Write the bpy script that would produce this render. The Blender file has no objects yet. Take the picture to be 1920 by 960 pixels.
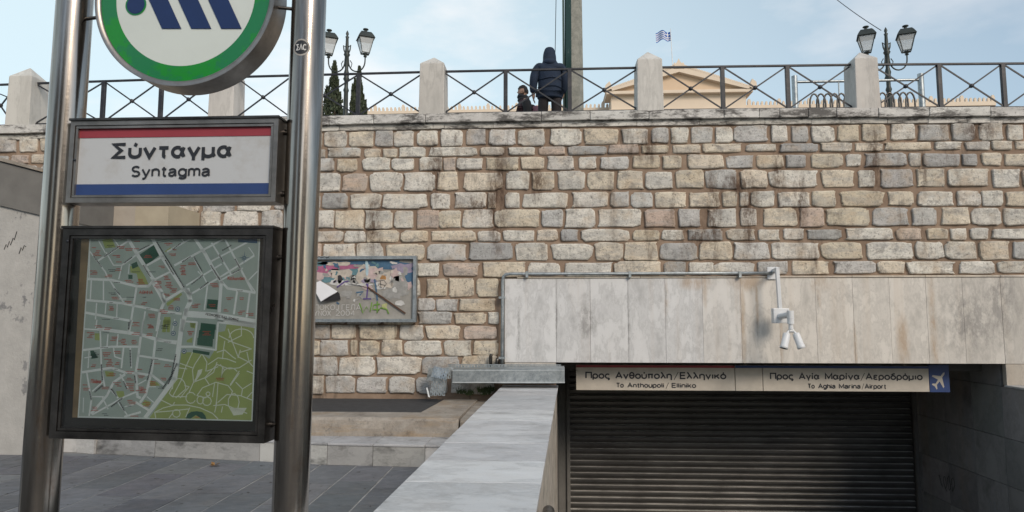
import bpy, bmesh, math, random
from mathutils import Vector as V, Matrix
random.seed(7)
S = bpy.context.scene; COL = S.collection
# ------------------------------------------------------------------ camera
PITCH = math.atan(120/1280); YAW = math.atan(67*math.cos(PITCH)/1280)
CAM = V((0, 0, 1.78))
cR = V((math.cos(YAW), math.sin(YAW), 0))
cF = V((-math.sin(YAW)*math.cos(PITCH), math.cos(YAW)*math.cos(PITCH), math.sin(PITCH)))
cU = cR.cross(cF)
cd = bpy.data.cameras.new('camera'); cam = bpy.data.objects.new('camera', cd); COL.objects.link(cam)
cam.location = CAM; cam.rotation_euler = (math.pi/2+PITCH, 0, YAW)
cd.sensor_width = 36; cd.lens = 24; cd.clip_start = .05; cd.clip_end = 2000
S.camera = cam
# ------------------------------------------------------------------ light
SUN_EL, SUN_AZ = math.radians(32), math.radians(148)      # azimuth measured clockwise from +Y : behind the camera, to the right
w = bpy.data.worlds.new('World'); S.world = w; w.use_nodes = True
nt = w.node_tree; nt.nodes.clear()
out = nt.nodes.new('ShaderNodeOutputWorld'); bg = nt.nodes.new('ShaderNodeBackground')
sky = nt.nodes.new('ShaderNodeTexSky'); sky.sky_type = 'NISHITA'; sky.sun_disc = False
sky.sun_elevation = SUN_EL; sky.sun_rotation = SUN_AZ; sky.air_density = 1.0; sky.dust_density = 1.5; sky.ozone_density = 1.2
# thin broken cloud low on the left
tc = nt.nodes.new('ShaderNodeTexCoord'); mp = nt.nodes.new('ShaderNodeMapping'); mp.inputs['Scale'].default_value = (2.2, 2.2, 5.5)
mp.inputs['Location'].default_value = (.35, .2, .15)
nz = nt.nodes.new('ShaderNodeTexNoise'); nz.inputs['Scale'].default_value = 1.5; nz.inputs['Detail'].default_value = 7; nz.inputs['Roughness'].default_value = .55
cr = nt.nodes.new('ShaderNodeValToRGB'); cr.color_ramp.elements[0].position = .50; cr.color_ramp.elements[1].position = .68
cr.color_ramp.elements[0].color = (0, 0, 0, 1); cr.color_ramp.elements[1].color = (.75, .75, .75, 1)
mx = nt.nodes.new('ShaderNodeMixRGB'); mx.inputs[2].default_value = (8.2, 7.8, 7.7, 1)
hz = nt.nodes.new('ShaderNodeMixRGB'); hz.blend_type = 'MIX'; hz.inputs[0].default_value = .45; hz.inputs[2].default_value = (6.2, 7.5, 7.85, 1)
L = nt.links.new
dt = nt.nodes.new('ShaderNodeVectorMath'); dt.operation = 'DOT_PRODUCT'; dt.inputs[1].default_value = (-.77, .62, -.15)
mr_ = nt.nodes.new('ShaderNodeMapRange'); mr_.inputs[1].default_value = -.15; mr_.inputs[2].default_value = .75; mr_.inputs[3].default_value = .22; mr_.inputs[4].default_value = .80
L(tc.outputs['Generated'], dt.inputs[0]); L(dt.outputs['Value'], mr_.inputs[0]); L(mr_.outputs[0], hz.inputs[0])   # a thin veil of high cloud, denser to the left
cm = nt.nodes.new('ShaderNodeMath'); cm.operation = 'MULTIPLY'; L(cr.outputs[0], cm.inputs[0]); L(mr_.outputs[0], cm.inputs[1])
L(tc.outputs['Generated'], mp.inputs[0]); L(mp.outputs[0], nz.inputs['Vector']); L(nz.outputs['Fac'], cr.inputs[0])
L(sky.outputs[0], hz.inputs[1]); L(hz.outputs[0], mx.inputs[1]); L(cm.outputs[0], mx.inputs[0]); L(mx.outputs[0], bg.inputs[0]); L(bg.outputs[0], out.inputs[0])
bg.inputs[1].default_value = .15
sd = bpy.data.lights.new('sun', 'SUN'); sd.energy = 2.3; sd.angle = math.radians(20); sd.color = (1, .87, .72)
sun = bpy.data.objects.new('sun', sd); COL.objects.link(sun)
sdir = V((math.sin(SUN_AZ)*math.cos(SUN_EL), math.cos(SUN_AZ)*math.cos(SUN_EL), math.sin(SUN_EL)))
sun.rotation_euler = sdir.to_track_quat('Z', 'Y').to_euler(); sun.location = (6, -10, 14)
S.view_settings.view_transform = 'Standard'; S.view_settings.look = 'None'; S.view_settings.exposure = -.14; S.view_settings.gamma = 1
S.render.engine = 'CYCLES'

# ------------------------------------------------------------------ helpers
def ray(x, y): return cF*1280 + cR*(x-960) + cU*(480-y)
def onY(x, y, Y): d = ray(x, y); return CAM + d*(Y/d.y)
def onZ(x, y, z): d = ray(x, y); return CAM + d*((z-CAM.z)/d.z)
D = 11.2
def wloc(o):
    v = V((0, 0, 0))
    while o: v = v + o.location; o = o.parent
    return v
def tag(o, label=None, cat=None, group=None, kind=None):
    if label: o['label'] = label
    if cat: o['category'] = cat
    if group: o['group'] = group
    if kind: o['kind'] = kind
    return o
def empty(name, loc, label, cat, group=None):
    o = bpy.data.objects.new(name, None); COL.objects.link(o); o.location = loc; o.empty_display_size = .1
    return tag(o, label, cat, group)
class MB:
    def __init__(s): s.v = []; s.f = []; s.m = []; s.sm = []; s.c = []
    def add(s, vs, fs, mi=0, smooth=False, col=None):
        b = len(s.v); s.v += [V(q) for q in vs]
        for f in fs: s.f.append([b+i for i in f]); s.m.append(mi); s.sm.append(smooth); s.c.append(col or (.5, .5, .5, 1))
        return s
    def box(s, a, b, mi=0, col=None):
        x0, y0, z0 = a; x1, y1, z1 = b
        return s.add([(x0,y0,z0),(x1,y0,z0),(x1,y1,z0),(x0,y1,z0),(x0,y0,z1),(x1,y0,z1),(x1,y1,z1),(x0,y1,z1)],
              [(0,3,2,1),(4,5,6,7),(0,1,5,4),(1,2,6,5),(2,3,7,6),(3,0,4,7)], mi, False, col)
    def fbox(s, fr, a, b, mi=0, col=None):       # box in a frame function
        x0, y0, z0 = a; x1, y1, z1 = b
        return s.add([fr(*q) for q in [(x0,y0,z0),(x1,y0,z0),(x1,y1,z0),(x0,y1,z0),(x0,y0,z1),(x1,y0,z1),(x1,y1,z1),(x0,y1,z1)]],
              [(0,3,2,1),(4,5,6,7),(0,1,5,4),(1,2,6,5),(2,3,7,6),(3,0,4,7)], mi, False, col)
    def tube(s, p, q, r, r2=None, n=10, mi=0, smooth=True, cap=True):
        p = V(p); q = V(q); r2 = r if r2 is None else r2
        d = (q-p).normalized(); a = d.orthogonal().normalized(); b = d.cross(a)
        vs = []
        for c, rr in ((p, r), (q, r2)):
            for i in range(n):
                t = 2*math.pi*i/n; vs.append(c + a*math.cos(t)*rr + b*math.sin(t)*rr)
        s.add(vs, [(i, (i+1) % n, n+(i+1) % n, n+i) for i in range(n)], mi, smooth)
        if cap: s.add(vs[:n], [tuple(reversed(range(n)))], mi); s.add(vs[n:], [tuple(range(n))], mi)
        return s
    def path(s, pts, r, n=8, mi=0):
        pts = [V(p) for p in pts]; k = len(pts); rings = []
        prev = None
        for i, p in enumerate(pts):
            d = (pts[min(i+1, k-1)]-pts[max(i-1, 0)]).normalized()
            a = d.orthogonal().normalized() if prev is None else (prev - d*prev.dot(d)).normalized()
            prev = a; b = d.cross(a)
            rr = r[i] if isinstance(r, (list, tuple)) else r
            rings.append([p + a*math.cos(2*math.pi*j/n)*rr + b*math.sin(2*math.pi*j/n)*rr for j in range(n)])
        vs = [q for R_ in rings for q in R_]
        s.add(vs, [(i*n+j, i*n+(j+1) % n, (i+1)*n+(j+1) % n, (i+1)*n+j) for i in range(k-1) for j in range(n)]+[tuple(reversed(range(n))), tuple(range((k-1)*n, k*n))], mi, True)
        return s
    def bar(s, p, q, w, h, up=(0, 1, 0), mi=0):   # rectangular bar, h along 'up'
        p = V(p); q = V(q); d = (q-p).normalized(); u = V(up); u = (u-d*u.dot(d)).normalized(); sd_ = d.cross(u)
        vs = []
        for c in (p, q):
            for a, b in ((-1,-1),(1,-1),(1,1),(-1,1)): vs.append(c + sd_*a*w/2 + u*b*h/2)
        return s.add(vs, [(0,1,2,3),(7,6,5,4),(0,4,5,1),(1,5,6,2),(2,6,7,3),(3,7,4,0)], mi)
    def lathe(s, c, prof, n=16, mi=0, axis=None, smooth=True):   # prof: (r, t) along axis
        c = V(c); ax = V(axis) if axis else V((0, 0, 1)); a = ax.orthogonal().normalized(); b = ax.cross(a)
        vs = [c + ax*t + (a*math.cos(2*math.pi*j/n) + b*math.sin(2*math.pi*j/n))*r for r, t in prof for j in range(n)]
        k = len(prof)
        s.add(vs, [(i*n+j, i*n+(j+1) % n, (i+1)*n+(j+1) % n, (i+1)*n+j) for i in range(k-1) for j in range(n)], mi, smooth)
        return s
    def prism(s, poly, fr, v0, v1, mi=0, col=None):   # polygon (u,w) extruded along v in frame fr(u,w,v)
        n = len(poly); vs = [fr(a, b, v0) for a, b in poly] + [fr(a, b, v1) for a, b in poly]
        return s.add(vs, [tuple(range(n)), tuple(reversed(range(n, 2*n)))] + [(i, n+i, n+(i+1) % n, (i+1) % n) for i in range(n)], mi, False, col)
    def poly(s, pts, mi=0, col=None): return s.add(pts, [tuple(range(len(pts)))], mi, False, col)
    def build(s, name, mat, parent=None, label=None, cat=None, group=None, kind=None, bevel=0, org=None):
        o0 = wloc(parent) if parent else (V(org) if org is not None else V((0, 0, 0)))
        me = bpy.data.meshes.new(name); me.from_pydata([tuple(q-o0) for q in s.v], [], s.f)
        mats = mat if isinstance(mat, (list, tuple)) else [mat]
        for m_ in mats: me.materials.append(m_)
        me.polygons.foreach_set('material_index', s.m); me.polygons.foreach_set('use_smooth', s.sm)
        ca = me.color_attributes.new('tint', 'FLOAT_COLOR', 'CORNER'); buf = []
        for f, c in zip(s.f, s.c): buf += list(c)*len(f)
        ca.data.foreach_set('color', buf)
        bm = bmesh.new(); bm.from_mesh(me)
        bmesh.ops.recalc_face_normals(bm, faces=bm.faces)
        if bevel:
            bmesh.ops.remove_doubles(bm, verts=bm.verts, dist=1e-5)
            es = [e for e in bm.edges if len(e.link_faces) == 2 and e.calc_face_angle(0) > .5]
            bmesh.ops.bevel(bm, geom=es, offset=bevel, segments=2 if bevel > .004 else 1, affect='EDGES', profile=.6)
        bm.to_mesh(me); bm.free(); me.update()
        o = bpy.data.objects.new(name, me); COL.objects.link(o)
        if parent: o.parent = parent
        elif org is not None: o.location = o0
        return tag(o, label, cat, group, kind)
def copy_tree(o, parent=None):
    c = o.copy(); COL.objects.link(c); c.parent = parent
    for ch in list(o.children): copy_tree(ch, c)
    return c
G_ref = [None, lambda fr: fr is not G_ref[0] and fr is not G_ref[2] and fr is not G_ref[0], None]
# stroke lettering (grotesque style): every glyph = (width, strokes); a stroke is a list of points or arc tuples (cx, cy, rx, ry, a0, a1); cap height 1, x-height .72
X_ = .72
def _o(w=.62, h=X_): return [[(w/2, h/2, w/2, h/2, 90, 450)]]
_arch = lambda x0, x1, top=X_, foot=0: [(x0+(x1-x0)*.5, top-(x1-x0)*.5, (x1-x0)*.5, (x1-x0)*.5, 180, 0), (x1, foot)]
_bowl = [(.29, X_/2, .29, X_/2, 90, 450)]
GL = {
 'Σ': (.66, [[(.64, 1), (.02, 1), (.42, .52), (.02, 0), (.66, 0)]]), 'Π': (.70, [[(0, 0), (0, 1), (.70, 1), (.70, 0)]]), 'Α': (.80, [[(0, 0), (.40, 1), (.80, 0)], [(.14, .32), (.66, .32)]]),
 'Ε': (.60, [[(.60, 1), (0, 1), (0, 0), (.62, 0)], [(0, .53), (.56, .53)]]), 'Μ': (.84, [[(0, 0), (0, 1), (.42, .18), (.84, 1), (.84, 0)]]), 'Λ': (.76, [[(0, 0), (.38, 1), (.76, 0)]]), 'Η': (.70, [[(0, 0), (0, 1)], [(.70, 0), (.70, 1)], [(0, .52), (.70, .52)]]),
 'Ν': (.70, [[(0, 0), (0, 1), (.70, 0), (.70, 1)]]), 'Θ': (.80, [[(.40, .5, .40, .5, 90, 450)], [(.2, .5), (.6, .5)]]), 'Ο': (.80, [[(.40, .5, .40, .5, 90, 450)]]), 'Κ': (.68, [[(0, 0), (0, 1)], [(.66, 1), (.02, .42)], [(.24, .6), (.68, 0)]]),
 'Ρ': (.60, [[(0, 0), (0, 1), (.32, 1), (.32, .74, .28, .26, 90, -90), (0, .48)]]), 'Β': (.62, [[(0, 0), (0, 1), (.30, 1), (.32, .76, .24, .24, 90, -90), (0, .52)], [(.30, .52), (.34, .26, .28, .26, 90, -90), (0, 0)]]), 'Φ': (.84, [[(.42, .52, .42, .32, 90, 450)], [(.42, 0), (.42, 1)]]), 'Ω': (.80, [[(0, 0), (.26, 0), (.40, .55, .38, .45, 235, -55), (.54, 0), (.80, 0)]]), 'Ι': (0, [[(0, 0), (0, 1)]]),
 'Υ': (.72, [[(0, 1), (.36, .45), (.72, 1)], [(.36, .45), (.36, 0)]]), 'Χ': (.68, [[(0, 0), (.68, 1)], [(0, 1), (.68, 0)]]), 'Γ': (.55, [[(0, 0), (0, 1), (.55, 1)]]), 'Λ2': (0, []),
 'ύ': (.56, [[(0, X_), (0, .28), (.28, .28, .28, .28, 180, 360), (.56, X_)], [(.26, .84), (.34, 1.08)]]), 'ν': (.56, [[(0, X_), (.28, 0), (.56, X_)]]), 'τ': (.50, [[(0, X_-.02), (.50, X_-.02)], [(.25, X_), (.25, .12), (.36, .12, .11, .12, 180, 270)]]),
 'α': (.62, [[(.27, X_/2, .27, X_/2, 60, 300)], [(.60, X_), (.50, .36), (.62, 0)], [(.40, .66), (.52, .40), (.42, .06)]]), 'γ': (.56, [[(0, X_), (.28, .02), (.56, X_)], [(.28, .04), (.28, -.28)]]),
 'μ': (.58, [[(0, X_), (0, -.28)], [(0, .25), (.26, .26, .26, .26, 180, 360), (.52, X_)], [(.52, .2), (.60, 0)]]), 'ρ': (.58, [[(.01, -.28), (.01, .36)], _bowl]), 'ο': (.60, [[(.30, X_/2, .30, X_/2, 90, 450)]]), 'ς': (.52, [[(.50, .62), (.29, .36, .29, .36, 70, 262), (.40, 0), (.40, -.12, .10, .12, 90, -60), (.30, -.27)]]),
 'θ': (.56, [[(.28, .5, .28, .5, 90, 450)], [(.02, .5), (.54, .5)]]), 'π': (.64, [[(-.02, X_-.02), (.66, X_-.02)], [(.12, X_), (.12, 0)], [(.52, X_), (.52, 0)]]), 'λ': (.58, [[(0, 1), (.12, .98), (.58, 0)], [(.31, .58), (0, 0)]]), 'η': (.54, [[(0, 0), (0, X_)], [(0, .45), (.27, .45, .27, .27, 180, 0), (.54, -.28)]]),
 'ι': (.10, [[(.05, X_), (.05, 0)]]), 'ί': (.14, [[(.05, X_), (.05, 0)], [(.04, .84), (.12, 1.08)]]), 'κ': (.52, [[(0, 0), (0, X_)], [(.50, X_), (.02, .30)], [(.20, .44), (.54, 0)]]), 'ό': (.60, [[(.30, X_/2, .30, X_/2, 90, 450)], [(.28, .86), (.36, 1.08)]]), 'δ': (.58, [[(.29, .33, .29, .33, 90, 450)], [(.52, 1), (.30, .98), (.14, .84), (.30, .68), (.42, .62)]]),
 'ε': (.50, [[(.48, .62), (.27, .55, .22, .17, 40, 270), (.38, .38)], [(.30, .38), (.27, .19, .25, .19, 90, 320)]]), 'ω': (.80, [[(.10, X_), (.20, .24, .20, .24, 150, 360), (.40, .5)], [(.40, .24), (.60, .24, .20, .24, 180, 390), (.70, X_)]]), 'ά': (.62, [[(.27, X_/2, .27, X_/2, 60, 300)], [(.60, X_), (.50, .36), (.62, 0)], [(.40, .66), (.52, .40), (.42, .06)], [(.28, .86), (.36, 1.08)]]),
 '/': (.42, [[(0, -.04), (.42, 1.04)]]), '.': (.1, [[(.05, 0), (.05, .1)]]),
 'S': (.62, [[(.33, .75, .27, .25, 30, 270), (.33, .5), (.31, .25, .29, .25, 90, -150)]]), 'T': (.66, [[(0, 1), (.66, 1)], [(.33, 1), (.33, 0)]]), 'A': (.80, [[(0, 0), (.40, 1), (.80, 0)], [(.14, .32), (.66, .32)]]), 'E': (.60, [[(.60, 1), (0, 1), (0, 0), (.62, 0)], [(0, .53), (.56, .53)]]), 'M': (.84, [[(0, 0), (0, 1), (.42, .18), (.84, 1), (.84, 0)]]), 'C': (.68, [[(.40, .5, .40, .5, 45, 315)]]),
 'y': (.56, [[(0, X_), (.29, 0)], [(.56, X_), (.24, -.18), (.14, -.27), (.02, -.26)]]), 'n': (.52, [[(0, 0), (0, X_)], [(0, .44), (.26, .46, .26, .26, 180, 0), (.52, 0)]]), 't': (.34, [[(0, .70), (.34, .70)], [(.15, .94), (.15, .12), (.26, .12, .11, .12, 180, 270), (.34, .01)]]), 'a': (.54, [[(.03, .56), (.26, .50, .24, .22, 150, 0), (.50, .08), (.56, .0)], [(.50, .44), (.20, .38), (.20, .19, .19, .19, 90, 300), (.50, .22)]]),
 'g': (.56, [[(.28, .36, .28, .36, 90, 450)], [(.56, X_), (.56, -.05), (.28, -.05, .28, .22, 0, -150)]]), 'm': (.82, [[(0, 0), (0, X_)], [(0, .48), (.205, .51, .205, .21, 180, 0), (.41, 0)], [(.41, .48), (.615, .51, .205, .21, 180, 0), (.82, 0)]]), 'o': (.58, [[(.29, .36, .29, .36, 90, 450)]]), 'h': (.52, [[(0, 0), (0, 1)], [(0, .44), (.26, .46, .26, .26, 180, 0), (.52, 0)]]), 'u': (.52, [[(.52, 0), (.52, X_)], [(0, X_), (0, .26), (.26, .26, .26, .26, 180, 360)]]),
 'p': (.56, [[(0, -.28), (0, X_)], [(.28, .36, .28, .36, 90, 450)]]), 'l': (.06, [[(.03, 0), (.03, 1)]]), 'i': (.06, [[(.03, 0), (.03, X_)], [(.03, .87), (.03, 1)]]), 'k': (.50, [[(0, 0), (0, 1)], [(.48, X_), (.02, .28)], [(.18, .42), (.52, 0)]]), 'r': (.32, [[(0, 0), (0, X_)], [(0, .42), (.24, .44, .24, .27, 180, 80)]]),
 '2': (.58, [[(.28, .72, .27, .28, 170, -20), (.02, 0), (.60, 0)]]), '0': (.58, [[(.29, .5, .29, .5, 90, 450)]]), '4': (.60, [[(.44, 0), (.44, 1), (0, .30), (.62, .30)]]),
 'Л': (.7, [[(0, 0), (.12, .2), (.2, 1), (.66, 1), (.66, 0)]]), 'О': (.7, [[(.35, .5, .35, .5, 90, 450)]]), 'К': (.62, [[(0, 0), (0, 1)], [(.6, 1), (.02, .42)], [(.24, .6), (.62, 0)]]), 'Ј': (.4, [[(.4, 1), (.4, .2), (.2, .2, .2, .2, 0, -170)]]), 'Г': (.5, [[(0, 0), (0, 1), (.5, 1)]]), 'Е': (.5, [[(.5, 1), (0, 1), (0, 0), (.5, 0)], [(0, .5), (.46, .5)]]), 'А': (.7, [[(0, 0), (.35, 1), (.7, 0)], [(.12, .3), (.58, .3)]]),
}
def text_mb(txt, fr, u0, u1, w0, w1, v, bold=.15, col=None, mi=0, base=None):
    """lettering of even strokes: u0..u1 is the line's length, w0 the baseline and w1 the cap height in frame fr(u,w,v); bold = stroke / cap height"""
    sgn = 1 if G_ref[1](fr) else -1
    x = 0; glyphs = []
    for ch in txt:
        if ch == ' ': x += .34; continue
        gw, st = GL[ch]; glyphs.append((x, st)); x += gw+.22
    x -= .22; H = w1-w0; kx = (u1-u0-bold*H)/max(x, .01); mb = MB(); hw = bold*H/2; li = 0
    for gx, st in glyphs:
        for s_ in st:
            pts = []
            for e in s_:
                if len(e) == 2: pts.append(e)
                else:
                    cx, cy, rx, ry, a0, a1 = e; n = max(4, int(abs(a1-a0)/18))
                    pts += [(cx+rx*math.cos(math.radians(a0+(a1-a0)*i/n)), cy+ry*math.sin(math.radians(a0+(a1-a0)*i/n))) for i in range(n+1)]
            P2 = [V((u0+hw+(gx+p[0])*kx, w0+hw+p[1]*(H-2*hw))) for p in pts]
            Q2 = [P2[0]]
            for p in P2[1:]:
                if (p-Q2[-1]).length > hw*.15: Q2.append(p)
            P2 = Q2
            if len(P2) < 2: continue
            closed = (P2[0]-P2[-1]).length < hw*.5; m = len(P2)
            if not closed:
                d = (P2[1]-P2[0]).normalized(); P2[0] = P2[0]-d*hw*(0 if m > 8 else .0)
            Lf, Rt = [], []
            for i in range(m):
                a = P2[i-1] if i > 0 else (P2[-2] if closed else None); b = P2[i+1] if i < m-1 else (P2[1] if closed else None)
                d1 = (P2[i]-a).normalized() if a is not None else (b-P2[i]).normalized(); d2 = (b-P2[i]).normalized() if b is not None else d1
                n1 = V((-d1.y, d1.x)); n2 = V((-d2.y, d2.x)); nn = n1+n2
                if nn.length < .35: nn = n1; k = 1
                else: nn.normalize(); k = min(2.0, 1/max(.3, nn.dot(n1)))
                Lf.append(P2[i]+nn*hw*k); Rt.append(P2[i]-nn*hw*k)
            vv = v+sgn*(li % 6)*.00005; li += 1
            mb.add([fr(p.x, p.y, vv) for p in Lf]+[fr(p.x, p.y, vv) for p in Rt], [(i, i+1, m+i+1, m+i) for i in range(m-1)], mi, False, col)
    return mb

# ------------------------------------------------------------------ materials
class NT:
    def __init__(s, name):
        s.m = bpy.data.materials.new(name); s.m.use_nodes = True; s.t = s.m.node_tree; s.t.nodes.clear()
        s.o = s.n('ShaderNodeOutputMaterial'); s.b = s.n('ShaderNodeBsdfPrincipled'); s.l(s.b.outputs[0], s.o.inputs[0])
        s.pos = s.n('ShaderNodeNewGeometry').outputs['Position']
    def n(s, t, **k):
        q = s.t.nodes.new(t)
        for a, b in k.items(): setattr(q, a, b)
        return q
    def l(s, a, b): s.t.links.new(a, b)
    def noise(s, scale, detail=4, rough=.6, st=(1, 1, 1), off=None, vec=None):
        m = s.n('ShaderNodeMapping'); m.inputs['Scale'].default_value = st
        s.l(vec or s.pos, m.inputs[0])
        if off is not None: s.l(off, m.inputs['Location'])
        n_ = s.n('ShaderNodeTexNoise'); n_.inputs['Scale'].default_value = scale; n_.inputs['Detail'].default_value = detail; n_.inputs['Roughness'].default_value = rough
        s.l(m.outputs[0], n_.inputs['Vector']); return n_.outputs['Fac']
    def ramp(s, x, stops):
        r = s.n('ShaderNodeValToRGB'); s.l(x, r.inputs[0]); e = r.color_ramp.elements
        while len(e) < len(stops): e.new(.5)
        for q, (p_, c) in zip(e, stops):
            q.position = p_; q.color = (c, c, c, 1) if isinstance(c, (int, float)) else (*c, 1)
        return r.outputs[0]
    def mix(s, fac, a, b, mode='MIX'):
        x = s.n('ShaderNodeMixRGB', blend_type=mode)
        for i, q in enumerate((fac, a, b)):
            if isinstance(q, (int, float)): x.inputs[i].default_value = q if i == 0 else (q, q, q, 1)
            elif isinstance(q, tuple): x.inputs[i].default_value = (*q, 1)
            else: s.l(q, x.inputs[i])
        return x.outputs[0]
    def tint(s): return s.n('ShaderNodeAttribute', attribute_name='tint').outputs['Color']
    def tintoff(s, k=40):
        q = s.n('ShaderNodeVectorMath', operation='SCALE'); s.l(s.tint(), q.inputs[0]); q.inputs['Scale'].default_value = k; return q.outputs[0]
    def mul(s, a, b):
        q = s.n('ShaderNodeMath', operation='MULTIPLY')
        for i, x in enumerate((a, b)):
            if isinstance(x, (int, float)): q.inputs[i].default_value = x
            else: s.l(x, q.inputs[i])
        return q.outputs[0]
    def fin(s, col, rough=.7, metal=0, bump=None, bs=.3, bd=.01, spec=None):
        if isinstance(col, tuple): s.b.inputs['Base Color'].default_value = (*col, 1)
        else: s.l(col, s.b.inputs['Base Color'])
        if isinstance(rough, (int, float)): s.b.inputs['Roughness'].default_value = rough
        else: s.l(rough, s.b.inputs['Roughness'])
        s.b.inputs['Metallic'].default_value = metal
        if spec is not None: s.b.inputs['Specular IOR Level'].default_value = spec
        if bump is not None:
            q = s.n('ShaderNodeBump'); q.inputs['Strength'].default_value = bs; q.inputs['Distance'].default_value = bd
            s.l(bump, q.inputs['Height']); s.l(q.outputs[0], s.b.inputs['Normal'])
        return s.m
def simple(name, col, rough=.6, metal=0, var=.25, sc=9, bs=.15, grime=None):
    n = NT(name); a = n.noise(sc, 6); c = n.mix(n.ramp(a, [(.3, 1-var), (.7, 1+var*.4)]), (0, 0, 0), col, 'MIX') if False else n.mix(1, n.ramp(a, [(.3, 1-var), (.7, 1.0)]), col, 'MULTIPLY')
    if grime: c = n.mix(n.ramp(n.noise(sc*.35, 8, .7), [(.5, 0), (.68, 1)]), c, grime)
    return n.fin(c, rough, metal, n.noise(sc*4, 4), bs, .004)
def P_st(x, y): q = onY(x, y, D); return q.x, q.z
STAINS = [(934, 345, 26, 26), (930, 385, 18, 50), (935, 352, 20, 70), (932, 420, 14, 60), (1008, 345, 22, 32), (1338, 400, 14, 90), (1405, 400, 16, 80), (1460, 330, 12, 60), (1500, 380, 12, 60), (1385, 350, 40, 26), (1215, 280, 20, 30), (815, 330, 14, 60), (700, 420, 16, 60), (1640, 300, 16, 70), (1835, 240, 30, 30), (1515, 222, 30, 14), (1310, 440, 30, 24), (905, 380, 40, 22)]
def stains(n, lst=None, st=(1.6, 1, .6), sc=5):
    acc = None
    for i, (x, y, w_, h_) in enumerate(lst or STAINS):
        cx, cz = P_st(x, y); k = 11.2/1280; m = n.n('ShaderNodeMapping'); sx, sz = 1/(w_*k*1.5), 1/(h_*k*1.5)
        m.inputs['Scale'].default_value = (sx, 0, sz); m.inputs['Location'].default_value = (-cx*sx, 0, -cz*sz); n.l(n.pos, m.inputs[0])
        g = n.n('ShaderNodeTexGradient', gradient_type='SPHERICAL'); n.l(m.outputs[0], g.inputs[0])
        if acc is None: acc = g.outputs['Fac']
        else:
            q = n.n('ShaderNodeMath', operation='MAXIMUM'); n.l(acc, q.inputs[0]); n.l(g.outputs['Fac'], q.inputs[1]); acc = q.outputs[0]
    return n.ramp(n.mul(acc, n.ramp(n.noise(sc, 9, .8, st=st), [(.40, .0), (.62, 1)])), [(.05, 0), (.55, 1)])
M = {}
# rubble stones of the wall
n = NT('wall_stone'); off = n.tintoff(); t = n.tint()
c = n.mix(1, t, n.ramp(n.noise(6.5, 11, .82, off=off), [(.30, .38), (.41, .72), (.50, .98), (.66, 1.08)]), 'MULTIPLY')
c = n.mix(n.mul(n.ramp(n.noise(2.6, 6, .6, st=(.5, 1, 2.6), off=off), [(.50, 0), (.56, 1)]), .35), c, (.36, .36, .355))
c = n.mix(n.mul(n.ramp(n.noise(2.3, 6, .65, off=off), [(.50, 0), (.68, 1)]), .5), c, (.50, .36, .22))
c = n.mix(n.mul(n.ramp(n.noise(5.5, 8, .75, off=off), [(.54, 0), (.62, 1)]), .55), c, (.20, .185, .175))
c = n.mix(n.mul(n.ramp(n.noise(34, 5, .7), [(.57, 0), (.66, 1)]), .75), c, (.11, .09, .075))
drip = n.mul(n.mul(n.ramp(n.noise(1, 7, .68, st=(4.2, 1, .8)), [(.54, 0), (.68, 1)]), n.ramp(n.noise(.55, 2), [(.42, 0), (.58, 1)])), .8)
c = n.mix(drip, c, (.16, .12, .09)); c = n.mix(n.mul(stains(n), .85), c, (.09, .05, .028))
h = n.mix(.4, n.noise(13, 10, .8, off=off), n.noise(55, 6, .75))
M['stone'] = n.fin(c, .85, 0, h, 1.0, .045)
# rendered joints
n = NT('mortar'); c = n.mix(n.ramp(n.noise(2.2, 8, .7), [(.35, 0), (.65, 1)]), (.20, .14, .10), (.31, .23, .17))
c = n.mix(n.mul(n.mul(n.ramp(n.noise(1, 7, .68, st=(4.2, 1, .8)), [(.54, 0), (.68, 1)]), n.ramp(n.noise(.55, 2), [(.42, 0), (.58, 1)])), .85), c, (.06, .045, .035))
c = n.mix(n.mul(stains(n), .85), c, (.06, .032, .02))
M['mortar'] = n.fin(c, .95, 0, n.mix(.5, n.noise(14, 8, .7), n.noise(70, 4)), .8, .02)
# veined marble, tint = own colour of the slab
def marble(name, st=(1, 1, 1), vein=.55, stain=.5, rough=.45, grime=.35, dripst=(6, 1, .25), extra=None):
    n = NT(name); off = n.tintoff(); t = n.tint()
    v = n.noise(2.1, 10, .62, st=st, off=off)
    c = n.mix(1, t, n.ramp(v, [(.30, 1-vein), (.46, .92), (.50, .80), (.54, .97), (.7, 1.04)]), 'MULTIPLY')
    c = n.mix(n.mul(n.ramp(n.noise(1, 6, .6, st=dripst), [(.55, 0), (.78, 1)]), stain), c, (.36, .25, .15))
    c = n.mix(n.mul(n.ramp(n.noise(3.5, 9, .75), [(.52, 0), (.75, 1)]), grime), c, (.16, .155, .15))
    c = n.mix(n.mul(n.ramp(n.noise(60, 3, .6), [(.66, 0), (.72, 1)]), .5), c, (.12, .11, .1))
    if extra: c = extra(n, c)
    return n.fin(c, n.ramp(n.noise(6, 6), [(.3, rough-.08), (.7, rough+.2)]), 0, n.noise(50, 5), .12, .004)
FST = [(1391, 620, 5, 90), (1417, 570, 3, 60), (1248, 560, 4, 40), (1320, 540, 5, 30), (1462, 630, 3, 60), (1532, 570, 4, 70), (1745, 600, 6, 90), (1600, 640, 3, 50), (1530, 530, 20, 16), (1400, 530, 30, 14), (1300, 530, 30, 12), (1690, 640, 10, 40)]
FSG = [(1178, 610, 3, 60), (973, 630, 3, 55), (1043, 590, 2.5, 50), (1417, 600, 1.5, 40), (1248, 570, 1.5, 40), (1530, 560, 2, 20), (1100, 600, 20, 30), (1820, 600, 60, 60), (1870, 560, 30, 70)]
def fascia_extra(n, c):
    c = n.mix(n.mul(stains(n, FST, (1, 1, .3), 3), .55), c, (.33, .21, .11))
    return n.mix(n.mul(stains(n, FSG, (1, 1, .5), 9), .6), c, (.17, .165, .16))
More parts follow.
